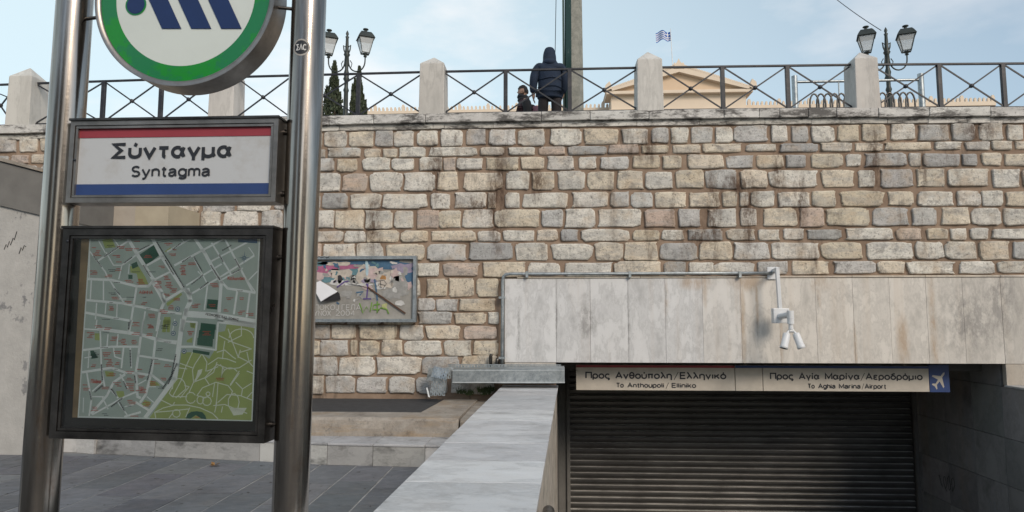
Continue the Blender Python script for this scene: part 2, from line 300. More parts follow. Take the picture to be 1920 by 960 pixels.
M['marble_fascia'] = marble('fascia_marble', (2.0, 1, .8), .34, .35, .5, .34, (3.4, 1, .16), fascia_extra)
M['marble_cap'] = marble('parapet_marble', (.9, 1.9, 1), .45, .12, .42, .5, (1, 1, 1))
M['marble_curb'] = marble('curb_marble', (1.1, 1, 2.2), .75, .06, .5, .45, (2, 2, 1))
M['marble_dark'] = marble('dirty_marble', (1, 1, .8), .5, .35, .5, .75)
n = NT('coping_marble'); t = n.tint(); off = n.tintoff()
c = n.mix(1, t, n.ramp(n.noise(3, 9, .7, off=off), [(.3, .7), (.6, 1.02)]), 'MULTIPLY')
c = n.mix(n.mul(n.ramp(n.noise(1.6, 9, .8, st=(1, 1, 3.2)), [(.48, 0), (.57, 1)]), .9), c, (.055, .05, .047))
c = n.mix(n.mul(n.ramp(n.noise(16, 6, .8), [(.58, 0), (.66, 1)]), .8), c, (.05, .045, .04))
M['coping'] = n.fin(c, .75, 0, n.mix(.5, n.noise(8, 8, .7), n.noise(50, 5)), .6, .015)
# brushed steel
n = NT('brushed_steel')
c = n.mix(n.ramp(n.noise(3, 6, .6, st=(6, 6, .4)), [(.35, 0), (.65, 1)]), (.19, .17, .15), (.46, .415, .37))
c = n.mix(n.mul(n.ramp(n.noise(9, 8, .75, st=(1, 1, .35)), [(.56, 0), (.70, 1)]), .6), c, (.25, .15, .09))
M['steel'] = n.fin(c, n.ramp(n.noise(30, 5, .6, st=(1, 1, 30)), [(.3, .10), (.7, .26)]), 1, n.noise(10, 4, .6, st=(1, 1, 40)), .05, .002)
n = NT('frame_steel')
c = n.mix(n.ramp(n.noise(5, 7, .7), [(.35, 0), (.65, 1)]), (.055, .052, .05), (.14, .13, .122))
M['frame'] = n.fin(c, n.ramp(n.noise(14, 6, .7), [(.3, .26), (.7, .5)]), .95, n.noise(60, 4), .06, .002)
n = NT('galvanised'); c = n.mix(n.ramp(n.noise(12, 8, .8), [(.35, 0), (.65, 1)]), (.22, .25, .265), (.46, .50, .52))
M['galv'] = n.fin(c, .45, .8, n.noise(40, 4), .1, .003)
M['iron'] = simple('painted_iron', (.020, .023, .032), .5, .1, .4, 14, .3, (.055, .052, .055))
M['lampiron'] = simple('lamp_iron', (.035, .045, .042), .5, .2, .4, 10, .3)
M['white_cam'] = simple('white_enamel', (.66, .68, .70), .4, 0, .12, 6, .05)
M['black_glass'] = simple('lens_black', (.01, .01, .012), .15)
M['pillar'] = marble('pillar_marble', (1.6, 1.6, .35), .25, .22, .6, .22, (5, 5, .3))
n = NT('shutter'); c = n.mix(n.ramp(n.noise(1.3, 7, .7, st=(1, 1, 2)), [(.3, 0), (.7, 1)]), (.085, .082, .078), (.15, .145, .138))
M['shutter'] = n.fin(c, .42, .7, n.noise(30, 4), .08, .003)
M['slat_lip'] = simple('worn_slat_lip', (.60, .59, .56), .45, .2, .6, 2.5, .1)  # pale colour paints the highlight line along each slat lip
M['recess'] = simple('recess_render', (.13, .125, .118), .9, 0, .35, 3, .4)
n = NT('plaster'); c = n.mix(n.ramp(n.noise(2.3, 9, .7), [(.3, 0), (.7, 1)]), (.32, .315, .30), (.44, .43, .41))
c = n.mix(n.ramp(n.noise(1.1, 9, .75, st=(1, 1, .8)), [(.57, 0), (.60, 1)]), c, n.mix(n.noise(13, 8, .8), (.10, .10, .10), (.30, .30, .30)))
M['plaster'] = n.fin(c, .9, 0, n.mix(.5, n.noise(1.1, 9, .75, st=(1, 1, .8)), n.noise(24, 6)), .5, .02)
M['grey_render'] = simple('grey_render', (.17, .165, .155), .9, 0, .25, 4, .3)
M['beige_render'] = simple('beige_render', (.40, .36, .31), .9, 0, .2, 3, .3)
n = NT('paver_marble'); t = n.tint(); off = n.tintoff()
c = n.mix(1, t, n.ramp(n.noise(2.4, 10, .7, st=(1, 3.2, 1), off=off), [(.3, .50), (.5, .92), (.56, .7), (.7, 1.2)]), 'MULTIPLY')
c = n.mix(n.mul(n.ramp(n.noise(1.2, 9, .7), [(.45, 0), (.7, 1)]), .5), c, (.045, .047, .053))
c = n.mix(n.mul(n.ramp(n.noise(3.2, 10, .85, st=(.5, 2.5, 1)), [(.56, 0), (.64, 1)]), .45), c, (.30, .31, .32))
c = n.mix(n.ramp(n.noise(11, 2, .4, st=(1, 1, 1)), [(.70, 0), (.712, 1)]), c, (.012, .012, .013))
M['paver'] = n.fin(c, n.ramp(n.noise(5, 6), [(.3, .42), (.7, .7)]), 0, n.noise(45, 5), .25, .004)
M['grout'] = simple('pale_grout', (.36, .36, .35), .9, 0, .5, 6, .3)
M['ground'] = simple('ground_dark', (.07, .07, .072), .9, 0, .3, 3, .3)
M['asphalt'] = simple('asphalt', (.045, .046, .05), .9, 0, .45, 8, .8)
n = NT('worn_concrete'); c = n.mix(n.ramp(n.noise(3, 9, .75), [(.3, 0), (.65, 1)]), (.19, .165, .14), (.37, .335, .29))
c = n.mix(n.mul(n.ramp(n.noise(1, 7, .7, st=(1.2, 1.2, 9)), [(.5, 0), (.62, 1)]), .5), c, (.30, .21, .12))
c = n.mix(n.mul(n.ramp(n.noise(5, 9, .8), [(.54, 0), (.66, 1)]), .6), c, (.07, .065, .06))
M['concrete'] = n.fin(c, .92, 0, n.mix(.5, n.noise(7, 9, .8), n.noise(40, 6)), .9, .02)
n = NT('green_pole'); c = n.mix(n.ramp(n.noise(10, 8, .8, st=(1, 1, .5)), [(.60, 0), (.64, 1)]), (.010, .045, .036), (.22, .23, .21))
M['green_pole'] = n.fin(c, .5, 0, n.noise(20, 5), .2, .004)
n = NT('bleached_pole'); c = n.mix(n.ramp(n.noise(9, 8, .8), [(.4, 0), (.65, 1)]), (.17, .175, .155), (.30, .30, .265))
M['grey_pole'] = n.fin(c, .8, 0, n.noise(30, 5), .4, .005)
M['parl_wall'] = simple('ochre_wall', (.60, .46, .33), .85, 0, .08, .3, .05)
M['parl_trim'] = simple('cream_stone', (.66, .56, .45), .85, 0, .1, .3, .05)
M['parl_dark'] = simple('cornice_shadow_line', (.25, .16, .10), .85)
M['bark'] = simple('bark', (.08, .06, .045), .9, 0, .4, 12, .6)
n = NT('cypress_leaves'); t = n.tint(); M['leaf'] = n.fin(n.mix(1, t, n.ramp(n.noise(3, 5), [(.3, .5), (.7, 1.2)]), 'MULTIPLY'), .8)
def flat(name, col, rough=.5, var=.12): return simple(name, col, rough, 0, var, 12, .03)
M['red'] = flat('sign_red', (.28, .035, .05)); M['blue'] = flat('sign_blue', (.02, .05, .17)); M['ink'] = flat('ink', (.016, .018, .024))
n = NT('sign_white'); c = n.mix(n.mul(n.ramp(n.noise(7, 9, .75), [(.50, 0), (.72, 1)]), .45), (.46, .48, .50), (.32, .295, .26)); M['signwhite'] = n.fin(c, .35)
n = NT('opal_acrylic'); c = n.mix(n.mul(n.ramp(n.noise(4, 6, .6), [(.45, 0), (.75, 1)]), .3), (.58, .63, .60), (.46, .50, .47)); M['opal'] = n.fin(c, .12)
M['boardwhite'] = simple('board_cream', (.50, .46, .40), .55, 0, .2, 5, .05)
n = NT('ring_green'); c = n.mix(n.ramp(n.noise(5, 8, .7), [(.5, 0), (.55, 1)]), (.010, .17, .055), (.008, .22, .02)); M['green'] = n.fin(c, .14)
M['emblem_blue'] = flat('emblem_blue', (.008, .024, .10), .14)
def flag_m(): return flat('flag_blue', (.012, .09, .40), .7)
def glass(name, dark=.0):
    n = NT(name); n.t.nodes.remove(n.b)
    tr = n.n('ShaderNodeBsdfTransparent'); tr.inputs[0].default_value = (1-dark, 1-dark, 1-dark, 1)
    gl = n.n('ShaderNodeBsdfGlossy'); gl.inputs['Roughness'].default_value = .03; gl.inputs[0].default_value = (.9, .9, .9, 1)
    fr = n.n('ShaderNodeFresnel'); fr.inputs[0].default_value = 1.5
    mx_ = n.n('ShaderNodeMixShader'); n.l(fr.outputs[0], mx_.inputs[0]); n.l(tr.outputs[0], mx_.inputs[1]); n.l(gl.outputs[0], mx_.inputs[2])
    n.l(mx_.outputs[0], n.o.inputs[0]); return n.m
M['glass'] = glass('case_glass', .0)
n = NT('lantern_pane'); M['pane'] = n.fin(n.mix(n.noise(20, 4), (.60, .64, .66), (.75, .78, .79)), .3); n.b.inputs['Alpha'].default_value = .62; n.b.inputs['Transmission Weight'].default_value = 0

def rc(a, b, j=.008):
    k = random.random(); return tuple(max(.01, a[i]*(1-k)+b[i]*k+random.uniform(-j, j)*.5) for i in range(3)) + (1,)

# ================================================================== SETTING: ground
E_ = V((.032, 1, 0))                          # direction in which the stair well runs
def Xl(Y): return .145 + (Y-11.2)*.032        # inner face of left stair parapet
def Xr(Y): return 7.12 + (Y-11.2)*.032        # inner face of right stair wall
SW = 14.1; FLOOR = -2.95
mb = MB(); y0, y1 = 2.2, 11.4
mb.poly([(-60,-60,-.05),(60,-60,-.05),(60,y0,-.05),(-60,y0,-.05)])
mb.poly([(-60,y0,-.05),(Xl(y0)-.1,y0,-.05),(Xl(y1)-.1,y1,-.05),(-60,y1,-.05)])
mb.poly([(Xr(y0)+.1,y0,-.05),(60,y0,-.05),(60,y1,-.05),(Xr(y1)+.1,y1,-.05)])
mb.build('ground', M['ground'], kind='structure')
# pavement of marble flags, rows run away from the viewer
a_ = onZ(195, 958, 0); b_ = onZ(390, 872, 0); du = (b_-a_).normalized(); dv = V((du.y, -du.x, 0))
pv = bpy.data.objects.new('pavement', None); COL.objects.link(pv); tag(pv, kind='structure'); pv.location = (-3.5, 7, 0)
base = MB(); base.poly([(-9.5, 3.0, -.005), (Xl(3)-.9, 3.0, -.005), (Xl(9.2)-.9, 9.3, -.005), (-9.5, 9.9, -.005)]); base.build('joint_bed', M['grout'], pv)
def curb_y(x): return 8.51 + (x+2.95)*(-.145) if x < -2.95 else 8.51-(x+2.95)*.055
k = 0; wd = .46
for i in range(-12, 9):
    u = -4.4 + random.random()*.5
    while u < 3.0:
        ln = random.choice([.55, .7, .85, 1.0])
        cs = [a_+dv*(i*wd+p)+du*(u+q) for p, q in ((.010, .006), (wd-.010, .006), (wd-.010, ln-.006), (.010, ln-.006))]
        u += ln
        if min(q.x for q in cs) < -9.4 or min(q.y for q in cs) < 3.1 or max(q.x-(Xl(q.y)-.80) for q in cs) > .35: continue
        cs = [V((min(q.x, Xl(q.y)-.86), min(q.y, curb_y(q.x)+.05 if q.y > 7 else q.y), 0)) for q in cs]
        if (cs[2]-cs[1]).length < .06 or (cs[3]-cs[0]).length < .06 : continue
        z = random.uniform(-.003, .002); col = rc((.12, .13, .15), (.19, .20, .215))
        m_ = MB(); m_.add([V((q.x, q.y, -.03)) for q in cs]+[V((q.x, q.y, z)) for q in cs], [(0,3,2,1),(4,5,6,7),(0,1,5,4),(1,2,6,5),(2,3,7,6),(3,0,4,7)], 0, False, col)
        m_.build('paving_stone', M['paver'], pv)
# low marble curb in front of the ledge
cb = bpy.data.objects.new('marble_curb', None); COL.objects.link(cb); cb.location = (-3.5, 8.7, 0)
tag(cb, 'low curb of grey veined marble slabs between the dark pavement and the ledge', 'curb')
px = [60, 175, 290, 486, 616, 692, 800, 860]
pts = [(-7.0, 9.2), (-6.05, 9.05), (-5.15, 8.89), (-3.65, 8.66), (-2.73, 8.50), (-2.15, 8.465), (-1.5, 8.43), (-1.0, 8.40)]
for (xa, ya), (xb, yb) in zip(pts, pts[1:]):
    c = rc((.30, .30, .295), (.54, .535, .52))
    m_ = MB(); m_.add([(xa+.003, ya, 0), (xb-.003, yb, 0), (xb-.003, 9.0, 0), (xa+.003, 9.3, 0), (xa+.003, ya, .235), (xb-.003, yb, .235), (xb-.003, 9.0, .235), (xa+.003, 9.3, .235)],
          [(0,3,2,1),(4,5,6,7),(0,1,5,4),(1,2,6,5),(2,3,7,6),(3,0,4,7)], 0, False, c)
    m_.build('curb_face', M['marble_curb'], cb)
    c = rc((.30, .31, .33), (.45, .45, .46))
    m_ = MB(); m_.add([(xa+.003, ya-.012, .238), (xb-.003, yb-.012, .238), (xb-.003, 9.0, .238), (xa+.003, 9.35, .238), (xa+.003, ya-.012, .265), (xb-.003, yb-.012, .265), (xb-.003, 9.0, .265), (xa+.003, 9.35, .265)],
          [(0,3,2,1),(4,5,6,7),(0,1,5,4),(1,2,6,5),(2,3,7,6),(3,0,4,7)], 0, False, c)
    m_.build('curb_cap', M['marble_curb'], cb, bevel=.006)
# concrete ledge with asphalt bed
lg = bpy.data.objects.new('raised_ledge', None); COL.objects.link(lg); lg.location = (-3.5, 10, .26); tag(lg, kind='structure')
def worn_box(x0, x1, y0, y1, z0, z1, seed, slope=0):
    r = random.Random(seed); n = max(4, int((x1-x0)/.14)); m_ = MB(); rows = []
    for i in range(n+1):
        x = x0+(x1-x0)*i/n; j = lambda k: r.uniform(-k, k)
        rows.append([V((x, y0+j(.008), z0)), V((x, y0+j(.02), z0+(z1-z0)*.55)), V((x, y0+.018+j(.008), z1-.035+j(.008))), V((x, y0+.06+j(.01), z1+j(.004))), V((x, y1, z1)), V((x, y1, z0))])
    vs = [q for a in rows for q in a]
    m_.add(vs, [(i*6+j, (i+1)*6+j, (i+1)*6+(j+1) % 6, i*6+(j+1) % 6) for i in range(n) for j in range(6)]+[tuple(range(6)), tuple(range(n*6, n*6+6))])
    return m_
worn_box(-8.2, -3.9, 9.31, 9.58, .2, .5, 1).build('ledge_block', M['concrete'], lg)
worn_box(-3.89, -1.17, 9.0, 9.585, .2, .5, 2).build('ledge_block', M['concrete'], lg)
m_ = MB(); m_.add([(-1.78, 9.59, .2), (-1.17, 9.59, .2), (-1.14, 11.18, .2), (-1.68, 11.18, .2), (-1.78, 9.59, .5), (-1.17, 9.59, .5), (-1.14, 11.18, .5), (-1.68, 11.18, .5)],
      [(0,3,2,1),(4,5,6,7),(0,1,5,4),(1,2,6,5),(2,3,7,6),(3,0,4,7)]); m_.build('ledge_block', M['concrete'], lg, bevel=.012)
worn_box(-1.15, -.72, 9.02, 11.18, .2, .475, 5).build('ledge_block', M['concrete'], lg)
m_ = MB(); m_.box((-8.2, 9.6, .2), (-1.8, 11.25, .496)); m_.add([(-1.8, 9.6, .2), (-1.785, 9.6, .2), (-1.69, 11.18, .2), (-1.8, 11.18, .2), (-1.8, 9.6, .496), (-1.785, 9.6, .496), (-1.69, 11.18, .496), (-1.8, 11.18, .496)], [(4,5,6,7)])
m_.build('asphalt_bed', M['asphalt'], lg)
tag(MB().box((-8.2, 9.36, .0), (-.72, 11.2, .24)).build('ledge_core', M['concrete'], lg))

# upper walkway behind the wall
m_ = MB(); m_.box((-60, D+.5, 4.6), (60, 60, 4.9)); m_.poly([(-300, 60, 4.9), (300, 60, 4.9), (300, 400, 4.9), (-300, 400, 4.9)]); m_.build('upper_plaza', M['grey_render'], kind='structure')

# ================================================================== RETAINING WALL
def zc(x): return 5.245 - .0009*(x-.5)**2      # coping top, sags slightly to both ends
def zr(x): return 6.03 - .0009*(x-.3)**2       # railing top
wall = empty('retaining_wall', (0, D, 0), 'long high retaining wall of rough pale stone blocks above the metro entrance', 'wall')
zf0, zf1 = 1.10, 2.45                          # marble fascia bottom / top
m_ = MB(); YB = D+.028
def mort(x0, x1, z0, z1, f=YB):                # front face as a fine uneven grid
    nx = max(1, int((x1-x0)/.11)); nz_ = max(1, int((z1-z0)/.11)); r = random.Random(int(x0*7+z0*13))
    vs = [(x0+(x1-x0)*i/nx, f+(r.uniform(-.008, .010) if 0 < i < nx and 0 < j < nz_ else 0), z0+(z1-z0)*j/nz_) for j in range(nz_+1) for i in range(nx+1)]
    m_.add(vs, [(j*(nx+1)+i, j*(nx+1)+i+1, (j+1)*(nx+1)+i+1, (j+1)*(nx+1)+i) for j in range(nz_) for i in range(nx)], 0, True)
mort(-13, .13, .2, 5.07); mort(.13, 7.13, 1.75, 5.07); mort(7.13, 12, .2, 5.07)
m_.box((-13, YB+.016, .0), (.0, D+.6, 5.05)); m_.box((0, YB+.016, 1.35), (7.2, D+.6, 5.05)); m_.box((7.2+.1, YB+.016, -.1), (12, D+.6, 5.05))
m_.build('mortar_bed', M['mortar'], wall)
# stones: per course  (top_left_y, bottom_left_y at photo x=900 ; at x=1580) and stone ends read from the photo
def L4(s, x0): return [(x0+a/2.8235, x0+b/2.8235) for a, b in s]
rows = [
 ('A', (242, 272), (234, 264), L4([(-70,10),(25,118),(135,250),(268,393),(405,497),(503,608),(625,735),(752,865),(888,988),(1013,1148),(1162,1307),(1330,1495),(1512,1693),(1713,1853)], 560)
   + L4([(-48,40),(52,145),(160,272),(288,378),(385,570),(585,672),(692,780),(797,920),(940,1052),(1063,1200),(1218,1348),(1365,1530),(1540,1668),(1688,1817),(1835,1925)], 1240)),
 ('B', (275, 291), (267, 282), L4([(-60,90),(105,135),(150,325),(345,430),(447,517),(530,670),(688,935),(960,1085),(1115,1252),(1272,1412),(1425,1628),(1640,1805),(1818,1958)], 560)
   + L4([(62,210),(223,425),(452,612),(630,832),(848,1015),(1028,1173),(1188,1440),(1453,1598),(1615,1747),(1758,1865),(1880,2010)], 1240)),
 ('C', (294, 318), (288, 312), L4([(-80,50),(65,183),(202,303),(337,485),(493,608),(640,753),(768,828),(838,970),(990,1165),(1178,1300),(1316,1457),(1485,1577),(1598,1753),(1770,1915)], 560)
   + L4([(10,108),(140,333),(350,490),(507,648),(665,768),(793,965),(982,1060),(1080,1300),(1317,1380),(1392,1585),(1600,1680),(1702,1808),(1825,1960)], 1240)),
 ('D', (322, 357), (317, 351), L4([(-60,80),(95,213),(230,360),(377,547),(553,720),(732,840),(866,1080),(1098,1220),(1235,1352),(1373,1515),(1532,1670),(1690,1825),(1840,1978)], 560)
   + L4([(80,227),(235,405),(422,565),(577,832),(850,1027),(1048,1135),(1162,1340),(1357,1507),(1520,1745),(1757,1908)], 1240)),
 ('E', (361, 390), (358, 386), L4([(-130,-20),(0,105),(123,255),(273,435),(443,675),(700,800),(824,990),(1003,1040),(1095,1168),(1187,1428),(1448,1635),(1653,1752),(1765,1875)], 560)
   + L4([(-35,133),(150,313),(325,405),(418,465),(478,605),(622,790),(803,930),(950,1185),(1205,1337),(1360,1555),(1570,1697),(1702,1815),(1828,1980)], 1240)),
 ('F', (393, 427), (390, 424), L4([(-200,-90),(-75,70),(85,182),(190,345),(350,490),(508,603),(625,738),(742,857),(867,1030),(1037,1278),(1288,1402),(1410,1572),(1583,1812),(1832,1998)], 560)
   + L4([(93,210),(247,405),(422,507),(545,720),(735,865),(877,1108),(1123,1317),(1330,1465),(1490,1637),(1650,1805),(1817,1960)], 1240)),
 ('G', (432, 452), (429, 449), L4([(-200,-60),(-45,80),(97,227),(240,350),(357,530),(542,682),(697,937),(948,1065),(1088,1245),(1262,1370),(1390,1480),(1497,1752),(1768,1912)], 560)
   + L4([(5,122),(145,328),(352,500),(517,630),(650,757),(773,957),(977,1235),(1250,1385),(1410,1525),(1537,1623),(1643,1740),(1755,1980)], 1240)),
 ('H', (456, 488), (453, 486), L4([(-200,-70),(-60,118),(128,297),(305,440),(457,658),(682,887),(898,1130),(1147,1320),(1340,1555),(1565,1718),(1725,1903)], 560)
   + L4([(-5,193),(202,380),(388,572),(583,840),(850,1073),(1087,1335),(1350,1502),(1508,1680),(1688,1855),(1868,1990)], 1240)),
 ('I', (492, 518), (490, 513), L4([(-200,-40),(-25,150),(165,330),(345,480),(495,615),(630,740),(763,955),(970,1203),(1212,1380),(1410,1660),(1670,1925)], 560)
   + L4([(18,133),(148,280),(287,500),(515,675),(692,890),(917,1140),(1150,1298),(1307,1563),(1582,1772),(1793,1990)], 1240)),
 ('J', (521, 557), None, L4([(-120,60),(80,260),(280,450),(465,640),(677,782),(795,922),(943,1058)], 560)),
 ('K', (560, 582), None, L4([(-120,90),(110,300),(315,520),(535,620),(630,717),(730,838),(852,1040)], 560)),
 ('L', (586, 608), None, L4([(-120,60),(75,240),(255,430),(445,615),(630,808),(823,990),(1004,1066)], 560)),
 ('M', (610, 636), None, L4([(-110,60),(75,160),(170,298),(317,515),(537,658),(675,852),(870,1045)], 560)),
 ('N', (639, 667), None, L4([(-90,50),(65,105),(112,258),(275,305),(318,422),(437,547),(560,760),(773,912),(925,1065)], 560)),
 ('O', (669, 703), None, L4([(-110,50),(60,202),(213,397),(410,640),(658,848),(858,1065)], 560)),
 ('P', (706, 738), None, L4([(-90,55),(70,125),(140,292),(307,465),(478,610),(622,790),(810,1030)], 560)),
 ('Q', (722, 739), None, []),
]
def stone(m_, x0, x1, z0, z1, rnd, col, flat_=False):
    """one rough block: irregular outline, rounded arris and a bulging uneven face"""
    w_, h_ = x1-x0, z1-z0; cx, cz = (x0+x1)/2, (z0+z1)/2; n = 26
    out_ = []; e = rnd.uniform(.15, .38); ph = [rnd.uniform(0, 6.28) for _ in range(4)]
    for i in range(n):
        t_ = 2*math.pi*(i+.5)/n; c_, s_ = math.cos(t_), math.sin(t_)
        r_ = 1 + .02*math.sin(2*t_+ph[0]) + .03*math.sin(3*t_+ph[1]) + .028*math.sin(5*t_+ph[2]) + rnd.uniform(-.055, .04)
        sx_ = math.copysign(abs(c_)**e, c_)*r_; sz_ = math.copysign(abs(s_)**e, s_)*r_
        out_.append((cx+sx_*w_*.490, cz+sz_*h_*.482))
    tx, tz = rnd.uniform(-.02, .02), rnd.uniform(-.015, .015); bul = rnd.uniform(.002, .009)
    rings = []
    for sc, yy, jj in ((1.0, .05, 0), (1.0, .012, .003), (.955, -bul*.5, .004), (.86, -bul, .005), (.5, -bul-.002, .003)):
        ring = []
        ix = .02/ max(w_, .1)
        for (x, z) in out_:
            if sc == 1.0: px_, pz_ = x, z
            elif sc > .84:
                d_ = (1-sc)*.16                     # constant inset in metres
                px_ = cx + (x-cx)*max(0, 1-d_*2/w_); pz_ = cz + (z-cz)*max(0, 1-d_*2/h_)
            else: px_ = cx+(x-cx)*sc; pz_ = cz+(z-cz)*sc
            ring.append((px_, D + yy + tx*(px_-cx)/w_ + tz*(pz_-cz)/h_ + rnd.uniform(-jj, jj), pz_))
        rings.append(ring)
    vs = [q for r_ in rings for q in r_] + [(cx, D-bul-.004, cz)]; k_ = len(rings)
    fs = [(a*n+i, a*n+(i+1) % n, (a+1)*n+(i+1) % n, (a+1)*n+i) for a in range(k_-1) for i in range(n)]
    fs += [((k_-1)*n+i, (k_-1)*n+(i+1) % n, k_*n) for i in range(n)]
    m_.add(vs, fs, 0, True, col)
PAL = [((.68,.65,.585),(.80,.77,.70),6), ((.54,.53,.51),(.65,.64,.61),3), ((.66,.585,.46),(.77,.69,.57),4.2), ((.58,.46,.38),(.64,.53,.45),.7), ((.42,.42,.41),(.50,.495,.48),1.0)]
def pick(rnd):
    t_ = rnd.random()*sum(p[2] for p in PAL)
    for a, b, w_ in PAL:
        t_ -= w_
        if t_ <= 0: break
    return rc(a, b)
rnd = random.Random(11); stones = []
for nm, ya, yb, spans in rows:
    for (xa, xb) in spans:
        xm = (xa+xb)/2
        def yy(q): 
            if yb is None: return q[0], q[1]
            s_ = min(1.3, max(-.6, (xm-900)/680)); return ya[0]+(yb[0]-ya[0])*s_, ya[1]+(yb[1]-ya[1])*s_
        yt, ybm = yy(ya)
        if yb is None and xm < 700: yt -= (700-xm)*.006; 
        if nm in 'CD' and xm > 1400: pass
        a = onY(xa, yt, D-.02); b = onY(xb, ybm, D-.02)
        z1_, z0_ = onY(xm, yt, D-.02).z, onY(xm, ybm, D-.02).z
        g = .007
        j1, j0 = rnd.uniform(-.012, .012), rnd.uniform(-.012, .012)
        if z1_ < zf1+.02 and a.x > -.80: continue
        if nm == 'I' and a.x > -.6: z0_ = max(z0_, zf1+.045)
        stones.append((a.x-g, min(b.x+g, -.80) if z1_ < zf1+.02 and b.x > -.80 else b.x+g, z0_-g+j0, z1_+g+j1))
# far-left continuation seen between the sign posts and above the plaster wall
xx = -12.5
left_rows = [(onY(300, y_, D).z, onY(300, y2_, D).z) for y_, y2_ in ((250, 282), (285, 302), (305, 331), (334, 368), (371, 399))]
for (zt, zb) in left_rows:
    xx = -12.6 + rnd.random()*.3
    lim = {0: onY(535, 250, D).x, 1: onY(538, 280, D).x, 2: onY(531, 300, D).x, 3: onY(538, 330, D).x, 4: onY(513, 360, D).x}[left_rows.index((zt, zb))]
    while xx < lim-.12:
        w_ = rnd.uniform(.30, .62); x2 = min(xx+w_, lim-.03)
        if lim-x2 < .2: x2 = lim-.03
        sl = (xx+7)*.010 if xx < -7 else 0
        stones.append((xx, x2, zb+rnd.uniform(-.01, .01)+sl*.5, zt+rnd.uniform(-.01, .01)+sl*.5)); xx = x2+.05
# plain continuation of every course to both sides, outside the photographed part
for nm, ya, yb, spans in rows:
    mine = [s_ for s_ in stones if abs((s_[2]+s_[3])/2-onY((spans[-1][0]+spans[-1][1])/2, (ya[0]+ya[1])/2 if yb is None else (yb[0]+yb[1])/2, D).z) < .12 and s_[0] > -6] if spans else []
    if not mine: continue
    lo = min(mine, key=lambda q: q[0]); hi = max(mine, key=lambda q: q[1])
    x = lo[0]-.04
    while x > -8.0 and nm not in 'ABCDE': w_ = rnd.uniform(.34, .66); stones.append((x-w_, x, lo[2], lo[3])); x -= w_+.05
    x = hi[1]+.04
    while nm in 'ABCDEFGHI' and x < 11.4: w_ = rnd.uniform(.34, .66); stones.append((x, x+w_, hi[2], hi[3])); x += w_+.05
vis = lambda s_: (0 if -5.6 < s_[0] < 7.7 else 1, -(s_[1]-s_[0])*(s_[3]-s_[2]))
stones.sort(key=vis); rest = MB()
for i, s_ in enumerate(stones):
    if s_[1]-s_[0] < .05: continue
    if i < 296:
        m_ = MB(); stone(m_, *s_, rnd, pick(rnd)); m_.build('stone', M['stone'], wall)
    else: stone(rest, *s_, rnd, pick(rnd))
if rest.v: rest.build('outer_stones', M['stone'], wall, kind='stuff')
# thin levelling course and coping slabs
def slabrow(name, xs, zb, zt, y0, y1, mt, c1, c2, gap=.006, jit=.004, bev=.006):
    for xa, xb in zip(xs, xs[1:]):
        xm = (xa+xb)/2; c = rc(c1, c2); n = max(1, int((xb-xa)/.25)); rr = [] ; f_ = rnd.uniform(-jit, jit)
        for i in range(n+1):
            x = xa+gap/2+(xb-xa-gap)*i/n; b_ = zb(xm)+rnd.uniform(-jit, jit)*.8; t_ = zt(xm)
            rr.append([V((x, y0+f_+rnd.uniform(-jit, jit), b_)), V((x, y0+f_+rnd.uniform(-jit, jit), t_)), V((x, y1, t_)), V((x, y1, b_))])
        m_ = MB(); vs = [q for a in rr for q in a]
        m_.add(vs, [(i*4+j, (i+1)*4+j, (i+1)*4+(j+1) % 4, i*4+(j+1) % 4) for i in range(n) for j in range(4)]+[(0,1,2,3), tuple(range(n*4, n*4+4))], 0, False, c)
        m_.build(name, mt, wall, bevel=bev)
X4 = lambda l, x0: [onY(x0+q/2.8235, 230, D).x for q in l]
slabrow('levelling_slab', [-12.5, -11.4, -10.2, -9.1, -7.9, -6.6, -5.4] + X4([60,215,580,712,770,1030,1390,1790], 560)+X4([202,342,547,793,1003,1197,1412,1617,1742,1960], 1240),
        lambda x: zc(x)-.245, lambda x: zc(x)-.155, D-.01, D+.3, M['coping'], (.50,.48,.44), (.62,.60,.56))
slabrow('coping_slab', [-12.5, -11, -9.7, -8.6, -7.2, -5.9, -4.6] + X4([167,402,675,1285,1542,1852], 560)+X4([327,513,621,773,921,1142,1410,1732,1990], 1240),
        lambda x: zc(x)-.15, lambda x: zc(x), D-.075, D+.55, M['coping'], (.52,.51,.49), (.66,.65,.62), .008, .006, .01)

# ------------------------------------------------------------------ marble fascia over the entrance
fa = empty('entrance_fascia', (3.5, D, zf0), 'wide pale marble panelled fascia above the shuttered metro entrance', 'fascia')
fx = [onY(q, 600, D-.07).x for q in (946, 1043, 1107, 1178, 1248, 1318, 1390, 1462, 1531, 1601, 1670, 1739, 1808, 1880, 1952, 2030)]
for i, (xa, xb) in enumerate(zip(fx, fx[1:])):
    warm = min(1, max(0, (i-4)/2)); dark = max(0, (i-10)/5)  # dark: lens vignette at the right end, put into the panel tint
    cc = [(.60, .605, .61), (.61, .58, .535)]
    kf = random.uniform(.985, 1.015)
    c = tuple((cc[0][j]*(1-warm)+cc[1][j]*warm)*(1-.35*dark)*kf for j in range(3))+(1,)
    y_ = D-.07+random.uniform(-.0015, .0015)
    MB().box((xa+.0015, y_, zf0 if i else zf0-.0), (xb-.0015, D+.02, zf1), 0, c).build('marble_panel', M['marble_fascia'], fa, bevel=.0015)
for xa, xb in ((fx[0], fx[1]),):
    MB().box((xa+.003, D-.067, zf0-.09), (xb-.01, D+.02, zf0-.006), 0, (.5, .47, .43, 1)).build('marble_panel', M['marble_fascia'], fa, bevel=.003)
MB().box((fx[13]+.003, D-.067, .77), (fx[15], D+.02, zf0-.006), 0, (.40, .36, .31, 1)).build('marble_panel', M['marble_fascia'], fa, bevel=.003)
sx_ = [fx[0]+.2, fx[2]-.1, fx[3]+.2, fx[5], fx[7]-.2, fx[9], fx[11], fx[13], fx[15]]
